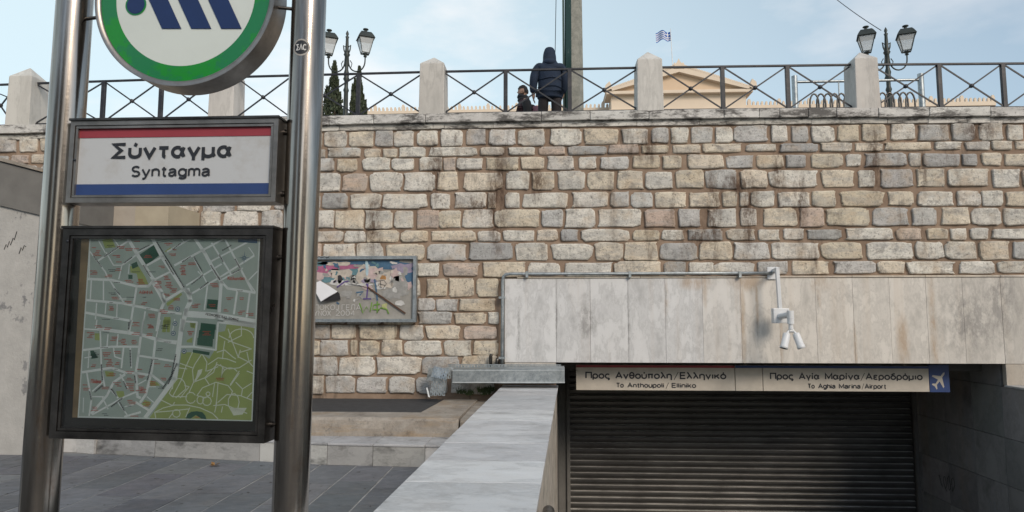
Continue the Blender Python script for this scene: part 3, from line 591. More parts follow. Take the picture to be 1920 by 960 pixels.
for xa, xb in zip(sx_, sx_[1:]): MB().box((xa+.003, D-.085, zf1+.006), (xb-.003, D+.03, zf1+.035), 0, rc((.50,.44,.36), (.62,.57,.5))).build('top_strip', M['marble_fascia'], fa, bevel=.003)
MB().box((fx[0], D+.021, zf0-.1), (fx[1]-.01, D+.034, zf1)).box((fx[1], D+.021, zf0+.02), (fx[15], D+.034, zf1)).build('backing', M['mortar'], fa)

# ------------------------------------------------------------------ entrance recess, stair, side walls
rec = bpy.data.objects.new('entrance_recess', None); COL.objects.link(rec); rec.location = (3.6, 12.6, FLOOR); tag(rec, kind='structure')
def quadY(m_, fX, Y0, Y1, z0, z1, th):       # slab whose face follows fX
    a, b = fX(Y0), fX(Y1)
    m_.add([(a, Y0, z0), (b, Y1, z0), (b+th, Y1, z0), (a+th, Y0, z0), (a, Y0, z1), (b, Y1, z1), (b+th, Y1, z1), (a+th, Y0, z1)], [(0,3,2,1),(4,5,6,7),(0,1,5,4),(1,2,6,5),(2,3,7,6),(3,0,4,7)])
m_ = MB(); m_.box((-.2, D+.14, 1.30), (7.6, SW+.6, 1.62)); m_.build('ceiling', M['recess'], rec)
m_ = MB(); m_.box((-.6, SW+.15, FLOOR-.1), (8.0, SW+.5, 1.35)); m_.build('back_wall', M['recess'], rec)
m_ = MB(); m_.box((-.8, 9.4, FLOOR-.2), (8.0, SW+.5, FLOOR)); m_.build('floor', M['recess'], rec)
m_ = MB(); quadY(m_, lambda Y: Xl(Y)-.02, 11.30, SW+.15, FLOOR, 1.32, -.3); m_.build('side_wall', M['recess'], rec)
# jamb pillars and header beside the shutter
xL = onY(1068, 800, SW).x; xR = onY(1708, 800, SW).x
m_ = MB(); m_.box((Xl(SW)-.05, SW-.25, FLOOR), (xL-.004, SW+.1, 1.31)); m_.build('jamb', M['grey_render'], rec)
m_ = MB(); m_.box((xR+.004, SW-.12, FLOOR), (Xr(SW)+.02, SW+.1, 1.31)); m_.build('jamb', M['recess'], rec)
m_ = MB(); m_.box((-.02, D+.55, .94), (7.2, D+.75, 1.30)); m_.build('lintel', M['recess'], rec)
# stair flight
m_ = MB(); ns = 18; Y0_ = 2.3; tr = .36; rs = -FLOOR/ns
for i in range(ns):
    ya = Y0_+i*tr
    m_.box((Xl(ya)-.01, ya, FLOOR-.1), (Xr(ya)+.0, ya+tr+.0, -rs*(i+1)))
m_.build('stairs', M['grey_render'], rec)
# roller shutter
sh = empty('roller_shutter', (3.6, SW, FLOOR), 'closed brown ribbed metal roller shutter across the metro entrance', 'shutter')
sp = onY(1400, 800, SW).z - onY(1400, 811.3, SW).z
z = onY(1400, 743, SW).z + sp*4
proto = None; k = 0
prof = [(.030, .0), (.034, .06), (.034, .35), (.022, .62), (.004, .80), (-.010, .86), (-.010, .87), (.028, .985)]
while z > FLOOR+.02:
    if proto is None:
        m_ = MB(); vs = []
        for d_, t_ in prof: vs += [(xL-.03, SW-d_, z-t_*sp), (xR+.03, SW-d_, z-t_*sp)]
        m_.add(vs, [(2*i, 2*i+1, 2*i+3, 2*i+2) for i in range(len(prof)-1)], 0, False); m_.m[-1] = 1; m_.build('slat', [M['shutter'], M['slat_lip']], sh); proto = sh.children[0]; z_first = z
    else:
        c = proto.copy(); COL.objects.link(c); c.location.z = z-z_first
    z -= sp
MB().box((xL-.04, SW+.02, FLOOR), (xR+.04, SW+.06, 1.25)).build('backing', M['black_glass'], sh)
# guide rails
MB().box((xR, SW-.06, FLOOR), (xR+.07, SW+.0, 1.25)).build('guide_rail', M['frame'], sh)
MB().box((xL-.07+.005, SW-.30, FLOOR), (xL-.0, SW-.252, 1.25)).build('guide_rail', M['grey_render'], sh)

# left stair parapet (real, wide marble cap)
pp = empty('stair_parapet', (-.5, 7, 0), 'broad parapet topped with white veined marble slabs left of the stairs', 'parapet')
def Xo(Y): return Xl(Y)-.875
def pslab(Ya, Yb, z0, z1, xa, xb, mt, name, c, bev=.006):
    m_ = MB(); m_.add([(xa(Ya), Ya, z0), (xb(Ya), Ya, z0), (xb(Yb), Yb, z0), (xa(Yb), Yb, z0), (xa(Ya), Ya, z1), (xb(Ya), Ya, z1), (xb(Yb), Yb, z1), (xa(Yb), Yb, z1)],
       [(0,3,2,1),(4,5,6,7),(0,1,5,4),(1,2,6,5),(2,3,7,6),(3,0,4,7)], 0, False, c); m_.build(name, mt, pp, bevel=bev)
js = [2.2, 3.0, 3.86, 4.54, 5.22, 5.97, 6.6, 7.3, 8.1, 8.85, 9.6, 10.4, 11.18]
for a, b in zip(js, js[1:]): pslab(a+.002, b-.002, .70, .73+random.uniform(-.0015, .0015), Xo, lambda Y: Xl(Y)+.02, M['marble_cap'], 'cap_slab', rc((.46,.47,.49), (.60,.61,.62)), .0025)
pslab(2.2, 11.18, -.02, .699, lambda Y: Xo(Y)+.02, lambda Y: Xl(Y)-.03, M['grey_render'], 'core', (.5,.5,.5,1), 0)
js2 = [2.2, 3.3, 4.2, 5.1, 5.9, 6.8, 7.7, 8.6, 9.5, 10.35, 11.18]
for a, b in zip(js2, js2[1:]):
    for z0, z1 in ((FLOOR, -2.2), (-2.19, -1.45), (-1.44, -.72), (-.71, -.01), (0, .695)):
        pslab(a+.003, b-.003, z0, z1, lambda Y: Xl(Y)-.028, lambda Y: Xl(Y)-.002, M['marble_curb'], 'face_slab', rc((.42,.37,.31), (.52,.48,.42)), 0)
# right stair wall panels
rw = empty('stair_side_wall', (7.3, 8, FLOOR), 'dark dirty panelled wall on the right side of the sunken entrance', 'wall')
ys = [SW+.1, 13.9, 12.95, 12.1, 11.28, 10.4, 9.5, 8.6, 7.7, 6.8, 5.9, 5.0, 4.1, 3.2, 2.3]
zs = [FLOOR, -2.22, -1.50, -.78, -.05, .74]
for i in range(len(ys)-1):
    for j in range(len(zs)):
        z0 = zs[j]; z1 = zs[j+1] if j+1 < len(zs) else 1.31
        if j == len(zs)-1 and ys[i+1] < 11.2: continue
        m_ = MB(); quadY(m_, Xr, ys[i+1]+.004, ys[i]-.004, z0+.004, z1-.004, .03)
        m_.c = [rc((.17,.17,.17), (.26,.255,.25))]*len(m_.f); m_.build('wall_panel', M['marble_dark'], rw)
m_ = MB(); quadY(m_, lambda Y: Xr(Y)+.03, 2.3, 11.17, FLOOR, .735, .85); m_.build('core', M['grey_render'], rw)
m_ = MB(); quadY(m_, lambda Y: Xr(Y)+.032, 11.27, SW+.1, FLOOR, 1.31, .3); m_.build('core', M['grey_render'], rw)
ys3 = [11.17, 10.2, 9.2, 8.2, 7.2, 6.2, 5.2, 4.2, 3.2, 2.3]
for a, b in zip(ys3, ys3[1:]):
    m_ = MB(); quadY(m_, lambda Y: Xr(Y)-.02, b+.002, a-.002, .739, .77, .92); m_.c = [rc((.38,.38,.38), (.5,.5,.5))]*len(m_.f); m_.build('cap_slab', M['marble_cap'], rw, bevel=.004)
# scrawls on the side wall
def Rfr(u, w_, v): return V((Xr(u)-v, u, w_))
def scrawl(parent, fr, pts, wd_, v, mt, name='scribble'):
    for li, line in enumerate(pts):
        P2 = [V(p) for p in line]; m = len(P2); m_ = MB(); Lf, Rt = [], []
        for i in range(m):
            d_ = (P2[min(i+1, m-1)]-P2[max(i-1, 0)])
            n_ = V((-d_.y, d_.x)).normalized()*wd_/2 if d_.length > 1e-6 else V((0, wd_/2)); Lf.append(P2[i]+n_); Rt.append(P2[i]-n_)
        m_.add([fr(p.x, p.y, v+li*.0002) for p in Lf]+[fr(p.x, p.y, v+li*.0002) for p in Rt], [(i, i+1, m+i+1, m+i) for i in range(m-1)])
        m_.build(name, mt, parent)
M['white_scrawl'] = flat('chalk_paint', (.26, .27, .28), .8); M['black_scrawl'] = flat('black_marker', (.015, .015, .015), .6)
rr = random.Random(5)
def loops(cx, cy, w_, h_, n, k=9, rx=.9):
    L_ = []
    for i in range(n):
        x0 = cx+w_*(i/n-.5); L_.append([(x0+w_/n*rx*(.5+.5*math.cos(t*6.28/k*1.3+i*1.7))*rr.uniform(.6, 1), cy+h_*.5*math.sin(t*6.28/k*1.1+i*2.3)*rr.uniform(.6, 1)) for t in range(k)])
    return L_
scrawl(rw, Rfr, loops(13.05, -1.15, .55, .30, 4), .014, .0035, M['black_scrawl'])
scrawl(rw, Rfr, loops(11.65, -1.35, .34, .55, 3), .018, .0035, M['white_scrawl'])
# marble end block right of the opening is carried by the fascia; stair handrail
hr = empty('stair_handrail', (.25, 4, .3), 'grey tubular handrail end beside the marble parapet at the bottom edge', 'handrail')
hp = onY(1029, 940, 4.6); MB().path([hp+V((0, 0, -.9)), hp+V((0, 0, -.14)), hp+V((0, -.02, -.07)), hp+V((-.002, -.08, -.043)), hp+V((-.006, -.3, -.043)), hp+V((-.06, -2.2, -.05))], .040, 14).build('tube', M['frame'], hr)

# ------------------------------------------------------------------ direction board
bY = D+.36
db = empty('direction_board', (3.3, bY, .75), 'long station direction board with red and blue stripes hanging above the shutter', 'sign')
Bfr = lambda u, w_, v: V((u, bY-v, w_))
bx = lambda q: onY(q, 710, bY).x; bz = lambda q: onY(1400, q, bY).z
zt, zs_, zb = bz(685), bz(690), bz(733)
for a, b, nm in ((1080, 1378, 'panel'), (1378.6, 1430, 'panel'), (1430.6, 1742, 'panel')):
    MB().box((bx(a)+.002, bY, zb), (bx(b)-.002, bY+.05, zt)).build('sign_panel', M['boardwhite'], db, bevel=.003)
MB().box((bx(1742.5), bY-.003, zb-.005), (bx(1780), bY+.05, zt+.02)).build('airport_panel', M['blue'], db, bevel=.003)
MB().box((bx(1080)+.004, bY-.004, zs_), (bx(1378)-.003, bY-.0015, zt-.003)).build('red_stripe', M['red'], db)
MB().box((bx(1379), bY-.004, zs_), (bx(1742)-.003, bY-.0015, zt-.003)).build('blue_stripe', M['blue'], db)
def bt(txt, x0, x1, y0, y1, b_=.20): text_mb(txt, Bfr, bx(x0), bx(x1), bz(y1), bz(y0), .0045, bold=b_).build('lettering', M['ink'], db)
bt('Προς', 1097.5, 1144, 698, 711.5); bt('Ανθούπολη', 1153.5, 1260, 698, 711.5); bt('/', 1263, 1272.5, 698, 713, .08); bt('Ελληνικό', 1274.5, 1362, 698, 711.5)
bt('To', 1155, 1169.5, 718.5, 728); bt('Anthoupoli', 1176, 1245, 718.5, 728); bt('/', 1248, 1254, 718, 729, .08); bt('Elliniko', 1259, 1305, 718.5, 728)
bt('Προς', 1443.5, 1488, 698.5, 711.5); bt('Αγία', 1497.5, 1536.5, 698.5, 711.5); bt('Μαρίνα', 1546.5, 1612, 698.5, 711.5); bt('/', 1613, 1622, 698.5, 713, .08); bt('Αεροδρόμιο', 1622.5, 1730, 698.5, 711.5)
bt('To', 1513.5, 1527, 718.5, 728); bt('Aghia', 1533, 1566, 718.5, 728); bt('Marina', 1572, 1613, 718.5, 728); bt('/', 1614.5, 1619.5, 718, 729, .08); bt('Airport', 1620, 1661, 718.5, 728)
# aeroplane pictogram
pl = [(0,1),(.10,.86),(.11,.42),(.85,-.12),(.85,-.28),(.12,-.06),(.09,-.55),(.36,-.78),(.36,-.92),(0,-.82)]
pl = pl + [(-a, b) for a, b in reversed(pl[1:-1])]
ang = math.radians(-42); cxp, czp = bx(1760.5), bz(711)
rp_ = [(cxp+.135*(a*math.cos(ang)-b*math.sin(ang)), czp+.165*(a*math.sin(ang)+b*math.cos(ang))) for a, b in pl]
MB().prism(rp_, Bfr, .0036, .0046).build('aeroplane_symbol', M['boardwhite'], db)
for q in (1125, 1260, 1400, 1560, 1700): MB().bar((bx(q), bY+.06, zt-.05), (bx(q), bY+.06, 1.31), .03, .03).build('hanger', M['frame'], db)

# ================================================================== PILLARS AND RAILING
pillar_x = [(-9.20, 'leftmost'), (-5.58, ''), (-1.94, ''), (1.72, ''), (5.24, '')]
labs = ['weathered marble pillar with pyramid top left of the sign posts', 'marble pillar partly hidden behind the round emblem sign',
        'pale marble pillar with pyramid top between the left street lamp and the seated figure', 'pale marble pillar just right of the green trolley pole',
        'marble pillar standing in front of the right street lamp']
labs[2] = 'pale marble pillar between the left street lamp and the two people'
yt = [(128, 143), (122, 137), (107, 118), (96, 110), (97, 108)]
for (x, _), lb, (ya, yb) in zip(pillar_x, labs, yt):
    zb_ = zc(x)-.02; Yp = D-.06
    hw = .21; top = onY(1027+1280*x/D, yb, Yp).z; apex = onY(1027+1280*x/D, ya, Yp+.2).z
    if x == -5.58: hw = .215
    if x == 5.24: hw = .187
    t0, t1 = hw*1.04, hw*.985; Y0p, Y1p = Yp-.01, Yp+.44; yc = (Y0p+Y1p)/2
    m_ = MB(); m_.add([(x-t0, Y0p, zb_), (x+t0, Y0p, zb_), (x+t0, Y1p, zb_), (x-t0, Y1p, zb_), (x-t1, Y0p+.01, top), (x+t1, Y0p+.01, top), (x+t1, Y1p-.01, top), (x-t1, Y1p-.01, top), (x, yc, apex)],
        [(0,3,2,1),(0,1,5,4),(1,2,6,5),(2,3,7,6),(3,0,4,7),(4,5,8),(5,6,8),(6,7,8),(7,4,8)], 0, False, rc((.50,.48,.45), (.58,.56,.53)))
    m_.build('stone_pillar', M['pillar'], None, lb, 'pillar', 'marble pillars along the railing', bevel=.014, org=(x, yc, zb_))
RY = D+.10
def xon(q): return onY(q, 165, RY).x
bays = [([-11.3, xon(35)-.02, pillar_x[0][0]-.2], 'black iron railing section left of the leftmost marble pillar'),
        ([pillar_x[0][0]+.2, xon(195), xon(303), pillar_x[1][0]-.2], 'dark blue-black railing section seen between the two sign posts'),
        ([pillar_x[1][0]+.2, xon(547), xon(672), pillar_x[2][0]-.2], 'black iron railing section in front of the left street lamp'),
        ([pillar_x[2][0]+.2, xon(948), xon(1068), pillar_x[3][0]-.2], 'black iron railing section the man in the hooded jacket stands behind'),
        ([pillar_x[3][0]+.2, xon(1355), xon(1477), pillar_x[4][0]-.2], 'black iron railing section in front of the pedimented building'),
        ([pillar_x[4][0]+.18, xon(1762), xon(1882), xon(2000)], 'black iron railing section at the right edge beyond the last pillar')]
bays[0] = ([-11.3, -10.25, -9.95, pillar_x[0][0]-.2], bays[0][1])
for xs, lb in bays:
    x0, x1 = xs[0], xs[-1]
    r_ = empty('railing', ((x0+x1)/2, RY, zc((x0+x1)/2)), lb, 'railing', 'iron railing sections between the pillars')
    MB().bar((x0-.02, RY, zr(x0)), (x1+.02, RY, zr(x1)), .028, .045, (0, 1, 0)).build('top_rail', M['iron'], r_)
    zl = lambda x: zc(x)+.045
    MB().bar((x0-.02, RY, zl(x0)), (x1+.02, RY, zl(x1)), .026, .04, (0, 1, 0)).build('bottom_rail', M['iron'], r_)
    for xp in xs[1:-1] if x1 < 8 or True else xs[1:]:
        MB().box((xp-.034, RY-.03, zc(xp)-.01), (xp+.034, RY+.03, zr(xp)-.014)).build('post', M['iron'], r_, bevel=.004)
    if x1 > 7.9: MB().box((x1-.034, RY-.03, zc(x1)-.01), (x1+.034, RY+.03, zr(x1)-.014)).build('post', M['iron'], r_, bevel=.004)
    for a, b in zip(xs, xs[1:]):
        if b-a < .5: continue
        e0 = .034 if a != x0 else .0; e1 = .034 if b != x1 else .0
        zt_a, zt_b, zb_a, zb_b = zr(a)-.03, zr(b)-.03, zl(a)+.02, zl(b)+.02
        MB().bar((a+e0, RY-.008, zt_a), (b-e1, RY-.008, zb_b), .024, .014, (0, 1, 0)).build('brace', M['iron'], r_)
        MB().bar((a+e0, RY+.008, zb_a), (b-e1, RY+.008, zt_b), .024, .014, (0, 1, 0)).build('brace', M['iron'], r_)
        cx_, cz_ = (a+e0+b-e1)/2, (zt_a+zb_b)/2
        MB().lathe((cx_, RY-.03, cz_), [(0, 0), (.022, .002), (.034, .012), (.034, .048), (.022, .058), (0, .06)], 10, axis=(0, 1, 0)).build('boss', M['iron'], r_)

# ================================================================== STREET LAMPS
def lamp(loc, label, arm=.62, rot=0, H=4.1):
    r_ = empty('street_lamp', (0, 0, 0), label, 'street lamp', 'twin lantern street lamps on the upper plaza')
    pr = [(.16, 0), (.16, .12), (.11, .2), (.085, .8), (.10, .86), (.07, .95), (.055, 2.0), (.075, 2.06), (.05, 2.14), (.05, 2.30), (.085, 2.36), (.06, 2.42), (.075, 2.50), (.045, 2.62), (.05, 2.95), (.085, 3.02), (.05, 3.08), (.035, 3.45), (.05, 3.50), (.022, 3.52), (.04, 3.58), (.03, 3.62), (0, 3.68)]
    MB().lathe((0, 0, 0), pr, 14).build('post', M['lampiron'], r_)
    for s_ in (-1, 1):
        a_m = MB(); pts_ = []
        for i in range(15):
            t_ = math.pi*i/14; pts_.append((s_*(arm*.56 - arm*.46*math.cos(t_)), 0, 2.86-.30*math.sin(t_)**.9))
        pts_ = [(s_*arm*.06, 0, 3.22), (s_*arm*.20, 0, 3.27), (s_*arm*.17, 0, 3.15), (s_*arm*.07, 0, 3.02)] + pts_ + [(s_*arm*1.02, 0, 2.96)]
        a_m.path(pts_, .018, 7)
        a_m.path([(s_*.03, 0, 2.72), (s_*.12, 0, 2.68), (s_*.14, 0, 2.78), (s_*.09, 0, 2.86)], .012, 6)
        a_m.build('arm', M['lampiron'], r_)
        cx_ = s_*arm*1.02; z0 = 2.98
        fr_ = MB(); fr_.lathe((cx_, 0, z0-.05), [(.012, 0), (.05, .02), (.03, .05), (.085, .09), (.085, .10)], 10)
        zz0, zz1 = z0+.06, z0+.44; b0, b1 = .095, .185
        for i in range(4):
            t_ = math.pi/4+i*math.pi/2+rot; u_ = math.pi/4+(i+1)*math.pi/2+rot
            P = lambda r, tt, z_: V((cx_+r*1.414*math.cos(tt), r*1.414*math.sin(tt), z_))
            fr_.bar(P(b0, t_, zz0), P(b1, t_, zz1), .016, .016, (1, .3, 0)); fr_.bar(P(b0, t_, zz0), P(b0, u_, zz0), .018, .018, (0, 0, 1)); fr_.bar(P(b1, t_, zz1), P(b1, u_, zz1), .018, .022, (0, 0, 1))
        lb_ = fr_.build('lantern_frame', M['lampiron'], r_)
        gp = MB()
        for i in range(4):
            t_ = math.pi/4+i*math.pi/2+rot; u_ = math.pi/4+(i+1)*math.pi/2+rot
            gp.poly([P(b0-.004, t_, zz0), P(b0-.004, u_, zz0), P(b1-.004, u_, zz1-.01), P(b1-.004, t_, zz1-.01)])
        gp.build('glass_pane', M['pane'], lb_)
        rf = MB(); ringz = [(.215, zz1+.005), (.205, zz1+.03), (.165, zz1+.11), (.125, zz1+.17), (.05, zz1+.19)]
        vs = [P(r*1.0, math.pi/4+i*math.pi/2+rot, z_) for r, z_ in ringz for i in range(4)]
        rf.add(vs, [(a*4+i, a*4+(i+1) % 4, (a+1)*4+(i+1) % 4, (a+1)*4+i) for a in range(4) for i in range(4)]+[(16,17,18,19), (3,2,1,0)])
        rf.lathe((cx_, 0, zz1+.185), [(.05, 0), (.035, .03), (.04, .06), (.075, .075), (.07, .095), (0, .10)], 10)
        rf.build('lantern_roof', M['lampiron'], lb_)
    for c_ in list(r_.children)+[g_ for c_ in r_.children for g_ in c_.children]: c_.data.transform(Matrix.Translation((0, 0, loc[2]-4.9)))
    MB().lathe((0, 0, 0), [(.2, 0), (.2, .1), (.15, .16), (.14, loc[2]-4.9+.02)], 14).build('plinth', M['lampiron'], r_)
    r_.location = (loc[0], loc[1], 4.9); return r_
LY = 17
z1_ = onY(655, 58, LY); lamp((z1_.x-.05, LY, z1_.z-3.66), 'black twin-lantern street lamp beside the cypress trees on the left', arm=.475, rot=.45)
z1_ = onY(1658, 52, LY); lamp((z1_.x+.03, LY, z1_.z-3.66), 'black twin-lantern street lamp behind the pillar on the right', arm=.475, rot=-.35)
# wires
def wire(a, b, sag, r, lb, parent_cat='cable'):
    a, b = V(a), V(b); m_ = MB().path([a.lerp(b, i/12)-V((0, 0, sag*4*(i/12)*(1-i/12))) for i in range(13)], r, 5)
    m_.build('overhead_wire', M['iron'], None, lb, 'wire', org=a)
wire(onY(1652, 57, LY), onY(1500, -60, 20), .1, .010, 'thin dark overhead wire running up left from the right street lamp')
wire(onY(1040, 150, 12.9), onY(1044, -80, 12.9), 0, .007, 'thin wire hanging vertically left of the green trolley pole')

# ================================================================== GREEN POLE
gp = empty('trolley_pole', (0, 0, 0), 'tall octagonal pole painted dark green with bleached grey side', 'pole')
pY = 12.35; pc = onY(1076.5, 207, pY); gp.location = (pc.x, pY, 4.9)
def octa(z, r): return [V((pc.x+r*math.cos(math.pi/8+i*math.pi/4+.12), pY+r*math.sin(math.pi/8+i*math.pi/4+.12), z)) for i in range(8)]
gm = MB(); A_, B_ = octa(4.9, .185), octa(9.5, .155)
for i in range(8):
    j = (i+1) % 8; mid = (A_[i]+A_[j])/2; gm.add([A_[i], A_[j], B_[j], B_[i]], [(0, 1, 2, 3)], 1 if mid.x > pc.x+.02 else 0)
gm.add(B_, [tuple(range(8))]); gm.build('shaft', [M['green_pole'], M['grey_pole']], gp)
gpx = pc.x-.2; MB().box((pc.x-.205, pY-.05, 4.9), (pc.x-.17, pY+.05, 9.4)).build('cable_cover', M['green_pole'], gp)
MB().lathe((pc.x, pY, 4.9), [(.26, 0), (.26, .12), (.19, .2)], 16).build('base', M['green_pole'], gp)

# ================================================================== BIKE RACK / BARRIER
bY_ = 13.2
br = empty('hoop_rack', (0, 0, 0), 'row of overlapping grey metal hoops behind the railing at the right', 'bike rack')
xa = onY(1512, 190, bY_).x; xb = onY(1722, 190, bY_).x; br.location = ((xa+xb)/2, bY_, 4.9); zt = onY(1600, 173, bY_).z
nh = 15
for i in range(nh):
    x = xa+.15+(xb-xa-.3)*i/(nh-1); hw = .085
    pts_ = [(x-hw, bY_, 4.9), (x-hw, bY_, zt-.22)] + [(x-hw*math.cos(math.pi*k/8), bY_, zt-.22+.2*math.sin(math.pi*k/8)) for k in range(1, 8)] + [(x+hw, bY_, zt-.22), (x+hw, bY_, 4.9)]
    MB().path(pts_, .017, 7).build('hoop', M['frame'], br)
fb = empty('tube_barrier', (0, 0, 0), 'tall grey frame with two thick posts and a top rail round the hoops', 'barrier')
xa = onY(1494, 190, bY_).x; xb = onY(1733, 190, bY_).x; fb.location = ((xa+xb)/2, bY_, 4.9); zt = onY(1500, 140, bY_).z
for x in (xa, xb): MB().tube((x, bY_+.08, 4.9), (x, bY_+.08, zt), .056, None, 14).build('post', M['galv'], fb)
zq = onY(1500, 151, bY_).z
MB().tube((xa, bY_+.08, zq), (xb, bY_+.08, zq), .026, None, 10).build('rail', M['galv'], fb)
for q in (1576, 1650): x = onY(q, 160, bY_).x; MB().tube((x, bY_+.08, zq), (x, bY_+.08, 4.9), .014, None, 6).build('bar', M['galv'], fb)

# ================================================================== PARLIAMENT-LIKE BUILDING
PY = 90
pb = empty('pediment_building', (20, PY, 4.9), 'ochre neoclassical building with a triangular pediment beyond the railing', 'building')
P = lambda q, r, y=PY: onY(q, r, y)
MB().box((P(670, 200).x, PY+2, 4.9), (P(1882, 200).x, PY+30, P(1268, 204).z-.2)).build('wall', M['parl_wall'], pb)
xl, xr_ = P(1135, 180).x, P(1399, 180).x; zc0 = P(1268, 183).z; zap = P(1268, 139).z
MB().box((xl+.6, PY-2, 4.9), (xr_-.6, PY+1.99, zc0-.3)).build('portico_wall', M['parl_trim'], pb)
MB().box((xl+.3, PY-2.3, zc0-2.8), (xr_-.3, PY-2.005, zc0-2.2)).build('entablature', M['parl_trim'], pb)
MB().box((xl-.1, PY-2.8, zc0-.3), (xr_+.1, PY+1, zc0+.12)).build('cornice', M['parl_trim'], pb, bevel=.05)
Pf = lambda u, w_, v: V((u, PY-v, w_)); xm_ = (xl+xr_)/2
MB().prism([(xl+.6, zc0+.1), (xr_-.6, zc0+.1), (xm_, zap-.55)], Pf, 1.0, 2.2).build('tympanum', M['parl_wall'], pb)
for s_, x0 in ((0, xl-.2), (1, xr_+.2)):
    MB().prism([(x0, zc0+.12), (xm_, zap), (xm_, zap-.75), (x0+(.9 if not s_ else -.9), zc0+.12-.0)] if not s_ else [(x0, zc0+.12), (x0-.9, zc0+.12), (xm_, zap-.75), (xm_, zap)], Pf, -2, 2.9).build('raking_cornice', M['parl_trim'], pb)
m_ = MB(); N = 46
for i in range(N+1):
    for s_ in (0, 1):
        x = xl+(xm_-xl)*i/N if not s_ else xr_-(xr_-xm_)*i/N; z = zc0+.1+(zap-zc0)*i/N
        m_.prism([(x-.13, z), (x+.13, z), (x+.1, z+.3), (x, z+.42), (x-.1, z+.3)], Pf, 2.4, 2.8)
m_.build('roof_antefixes', M['parl_trim'], pb, kind='stuff')
m_ = MB()
for r_, h_, x_ in ((1.3, .5, 0), (.9, .8, 0), (.55, 1.1, 0), (.4, .6, -.55), (.4, .6, .55)): m_.prism([(xm_+x_-r_/2, zap-.3), (xm_+x_+r_/2, zap-.3), (xm_+x_+r_/2.2, zap+h_*.5), (xm_+x_, zap+h_), (xm_+x_-r_/2.2, zap+h_*.5)], Pf, 2.2+r_*.2, 2.7+r_*.2)
m_.build('acroterion', M['parl_trim'], pb)
for x0, s_ in ((xl, 1), (xr_, -1)): MB().prism([(x0-.4, zc0+.1), (x0+.6, zc0+.1), (x0+.5, zc0+1.0), (x0+(.0 if s_ < 0 else .3), zc0+1.4), (x0-.2, zc0+.9)], Pf, 2.2, 2.9).build('corner_acroterion', M['parl_trim'], pb)
# roof parapets with antefixes
for x0, x1, zt_ in ((P(672, 200).x, xl+1.2, 200), (xr_-1.2, P(1880, 200).x, 196)):
    z_ = P(1268, 194.0).z
    MB().box((x0, PY+1.2, z_-.55), (x1, PY+2.5, z_+.0)).build('eaves_cornice', M['parl_trim'], pb)
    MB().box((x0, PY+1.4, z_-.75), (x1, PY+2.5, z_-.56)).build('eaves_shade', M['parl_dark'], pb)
    MB().box((x0, PY+1.7, z_-3), (x1, PY+2.1, z_-.76)).build('frieze', M['parl_wall'], pb)
    m_ = MB(); n_ = int((x1-x0)/.56)
    for i in range(n_):
        x = x0+(x1-x0)*(i+.5)/n_; k_ = 1.6 if i % 7 == 3 else 1
        m_.prism([(x-.13*k_, z_), (x+.13*k_, z_), (x+.15*k_, z_+.35*k_), (x+.07*k_, z_+.55*k_), (x-.07*k_, z_+.55*k_), (x-.15*k_, z_+.35*k_)], Pf, -1.6, -1.3)
    m_.build('roof_antefixes', M['parl_trim'], pb, kind='stuff')
# flag
fl = empty('flag', (0, 0, 0), 'small blue and white striped flag with a cross flying above the pediment', 'flag')
f0 = P(1262, 135, PY); f1 = P(1257, 54, PY); fl.location = f0
MB().tube(f0+V((0, 0, -.5)), f1, .07, .04, 6).build('flagpole', M['white_cam'], fl)
ta, tb = P(1257.5, 60), P(1258.5, 76.5); wF = P(1257, 60).x-P(1229, 60).x
Hf = lambda s_, t_: ta.lerp(tb, t_) + V((-s_*wF, .25*math.sin(s_*9), -.25*math.sin(s_*7.5+.3)*s_*.8+.06-.12*s_*(t_-.5)))
Mfb = flag_m(); Mfw = flat('flag_white', (.75, .76, .78), .7)
mB, mW = MB(), MB(); NS = 18
def cloth(m_, s0, s1, t0, t1):
    k0, k1 = round(s0*NS), round(s1*NS)
    for k_ in range(k0, k1): m_.poly([Hf(k_/NS, t0), Hf((k_+1)/NS, t0), Hf((k_+1)/NS, t1), Hf(k_/NS, t1)])
for i in range(9):
    s0 = .39 if i < 5 else 0
    cloth(mB if i % 2 == 0 else mW, s0, 1, i/9, (i+1)/9)
for t0, t1 in ((0, 2/9), (3/9, 5/9)):
    cloth(mB, 0, 3/18, t0, t1); cloth(mB, 4/18, 7/18, t0, t1); cloth(mW, 3/18, 4/18, t0, t1)
cloth(mW, 0, 7/18, 2/9, 3/9)
mB.build('blue_cloth', Mfb, fl); mW.build('white_cloth', Mfw, fl)

